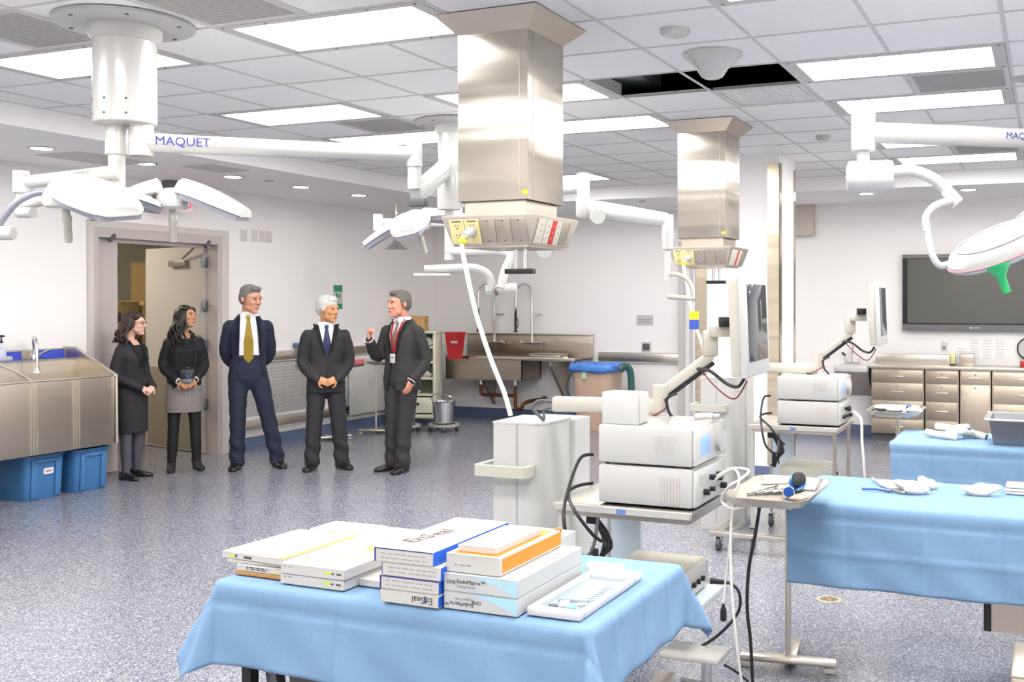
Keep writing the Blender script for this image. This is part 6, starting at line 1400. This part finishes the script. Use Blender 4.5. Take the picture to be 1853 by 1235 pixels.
# ---------------------------------------------------------------- women
WJ = [(0, 0, .86, .18, .125), (0, 0, .95, .176, .125), (0, 0, 1.08, .148, .11), (0, -.01, 1.22, .16, .125), (0, -.02, 1.29, .166, .128), (0, 0, 1.36, .16, .105), (0, .01, 1.42, .138, .088), (0, .018, 1.47, .095, .072), (0, .02, 1.5, .072, .063)]
WS = (.06, .057, .051, .046, .041)
def skirt(root, k, m, z0, rx0, ry0, G, zt=1.05):
    b = MB(); torso_loft(b, k, [(0, 0, z0, rx0, ry0), (0, 0, z0+.02, rx0+.002, ry0+.002), (0, 0, .86, .185, .13), (0, 0, .95, .178, .125), (0, 0, zt, .145, .105)], 40, 2.2)
    o = b.build('skirt', m, root, 60); return o
def locks(sides, L, amp, n, y0=.03, zz=.05, back=True, rr=.016, seed=1):
    rnd = random.Random(seed)
    def f(h, k, fm):
        for i in range(n):
            a = sides[0]+(sides[1]-sides[0])*i/(n-1)            # angle around head, 90deg = back
            x, y = .078*math.cos(a), .02+.085*math.sin(a)
            p0 = fm @ Vector((x*.7, y*.7, .1)); p1 = fm @ Vector((x*1.08, y*1.08, .03)); p2 = fm @ Vector((x*1.2, y*1.15, -.05))
            out = Vector((p2.x, p2.y, 0))-Vector(((fm @ Vector((0, .02, 0))).x, (fm @ Vector((0, .02, 0))).y, 0)); out.normalize()
            ll = L*rnd.uniform(.85, 1.1); pts = [p0, p1, p2]
            for q in range(1, 5): pts.append(p2+V(0, 0, -ll*q/4)*k+out*(.02+.012*q)*k+V(math.sin(q*2.1+i)*amp, math.cos(q*1.7+i*2)*amp, 0))
            h.tube(smooth_path(pts, 3), lambda u: rr*k*(1.0-.45*u), n=8)
    return f
def hair_long(h):
    h.ell((0, .025, .055), (.082, .1, .076), 20); h.ell((0, .055, .0), (.082, .075, .1), 18)
    for s in (-1, 1): h.ell((s*.06, -.03, .075), (.03, .04, .035), 12); h.ell((s*.074, .01, .01), (.014, .045, .06), 12)
p = onz(238, 866, 0)
root, k, A, G, HM, fm, body = person((p.x, p.y, 0), phi(238)+R(48), 1.6, 'woman with glasses and brown wavy hair in black skirt suit by the scrub sink', dict(
    fem=True, skin=SK4, hair=hair_long, hair_world=locks((.1, 3.1), .15, .018, 15, rr=.019, seed=2), hairm=BRH, brow=BRH, yaw=22, pitch=2, hx=0, hy=-.03,
    arms={-1: [(-.148, 0, 1.37), (-.2, .02, 1.11), (-.085, -.19, .97)], 1: [(.148, 0, 1.37), (.2, .0, 1.11), (.085, -.2, .97)]},
    hands={-1: ((.8, -.3, -.2), (.2, .6, -.6), .5), 1: ((-.8, -.3, -.25), (-.2, .6, -.6), .5)}, legs={-1: [(-.085, 0, .9), (-.09, -.01, .49), (-.1, -.02, .085), (-.15, -1, 0)], 1: [(.085, 0, .9), (.09, .0, .49), (.1, .03, .085), (.35, -1, 0)]}))
TIG = mat('tights_grey', '4d4b56', .7, var=.08)
def tights(m, z1=.9):
    b = MB()
    for s in (-1, 1): limb(b, [G[s][0], G[s][1], G[s][2]], [r*k for r in (.086, .075, .058, .055, .04)], n=16); an = G[s][2]; fd = Vector(G[s][3]).normalized(); b.tube([an, an-V(0, 0, .035*k)+fd*.035*k, an-V(0, 0, .05*k)+fd*.08*k], .03*k, n=10)
    me = remesh(b, .009, 2); me.materials.append(m); link('tights', me, root)
tights(TIG)
for s in (-1, 1): shoe(root, G[s][2], G[s][3], SHOEB, k, L=.26, wd=.042)
skirt(root, k, BLKW, .50, .17, .14, G)
b = MB(); torso_loft(b, k, [(0, 0, 1.0, .14, .1), (0, -.01, 1.22, .15, .112), (0, -.01, 1.32, .158, .112), (0, .0, 1.42, .12, .08)], 28); me_in = b.mesh('blouse', BLK, 60); link('blouse', me_in, root)
jo, jb = jacket(root, k, A, BLKW, WJ, WS, [vcut(1.16*k, .075*k, 1.5*k)], folds=.002)
lapels(jb, root, k, BLKW, [(.068, 1.47), (.045, 1.34), (.01, 1.17)], .05)
gl = MB()
for s in (-1, 1):
    gl.tube([(s*.031+.021*math.cos(a*math.pi/8), -.1, .004+.015*math.sin(a*math.pi/8)) for a in range(17)], .0022, n=6, caps=False)
    gl.tube([(s*.052, -.098, .008), (s*.075, -.05, .01), (s*.082, .01, .006)], .002, n=6)
gl.tube([(-.01, -.101, .006), (.01, -.101, .006)], .002, n=6); gl.xf(fm).build('glasses', BLACK, root)
p = onz(333, 852, 0)
root, k, A, G, HM, fm, body = person((p.x, p.y, 0), phi(333)+R(8), 1.66, 'woman with long black hair in black jacket and grey tweed skirt before the door', dict(
    fem=True, skin=SK5, hair=hair_long, hair_world=locks((1.2, 3.9), .27, .018, 14, rr=.019, seed=5), hairm=BKH, brow=BKH, yaw=42, pitch=-6, roll=8, hx=0, hy=-.03,
    arms={-1: [(-.15, 0, 1.37), (-.205, .0, 1.12), (-.085, -.19, .98)], 1: [(.15, 0, 1.37), (.205, .0, 1.12), (.09, -.19, .99)]},
    hands={-1: ((.7, -.3, -.6), (.3, .8, -.2), .45), 1: ((-.7, -.35, -.6), (-.3, .8, -.2), .45)}, legs=legs((-.12, .13), toes=(.2, -1))))
tights(mat('tights_black', '121114', .7, var=.08))
BOOT = mat('boot_black', '0f0d0e', .7)
for s in (-1, 1):
    shoe(root, G[s][2]+V(0, 0, 0), G[s][3], BOOT, k, L=.26, heel=.055, wd=.044); an = G[s][2]; MB().lathe([(.042*k, .05*k), (.044*k, .12*k), (.048*k, .17*k), (.046*k, .172*k)], (an.x, an.y, 0), 16).build('boot_shaft', BOOT, root)
TW = mat('tweed', '837a77', .9, var=.45, scale=110, bump=.4, bscale=120, stretch=(.5, .5, 1.6))
skirt(root, k, TW, .635, .19, .14, G)
b = MB(); torso_loft(b, k, [(0, 0, 1.0, .145, .104), (0, -.01, 1.22, .155, .116), (0, -.01, 1.32, .16, .116), (0, .0, 1.42, .13, .085)], 28); me_in = b.mesh('blouse', BLK, 60); link('blouse', me_in, root)
jo, jb = jacket(root, k, A, BLK, WJ, WS, [vcut(1.3*k, .07*k, 1.5*k)], cuffm=SHIRT, folds=.002)
lapels(jb, root, k, BLK, [(.066, 1.47), (.05, 1.4), (.01, 1.31)], .05)
# camera in her hands: a thing of its own
M = root.matrix_basis.copy(); cp = Matrix.Translation(root.location) @ Matrix.Rotation(root.rotation_euler.z, 4, 'Z')
t = thing('camera', 'black camera on a neck strap held by the woman in the tweed skirt', 'camera', cp @ Vector((0, -.215*k, 1.05*k)), root.rotation_euler.z)
MB().b2(-.065, .065, -.03, .03, -.04, .045, .008).build('camera_body', BLACK, t); MB().b2(-.025, .025, -.03, .02, .045, .07, .006).build('viewfinder', BLACK, t)
MB().cyl((0, -.03, 0), (0, -.085, 0), .033, n=20).build('lens', DGREY, t); MB().cyl((0, -.085, 0), (0, -.087, 0), .026, n=20).build('lens_glass', mat('lens_glass', '30405a', .05), t); MB().ell((0, -.01, -.065), (.06, .03, .03), 12).build('soft_pouch', mat('pouch_grey', '7c7d86', .5), t)
for s in (-1, 1): MB().tube([(s*.065, 0, .035), (s*.085, .03, .16), (s*.075, .1, .33), (s*.05, .17, .42)], .006, n=6, sm=4).build('neck_strap', BLACK, t)
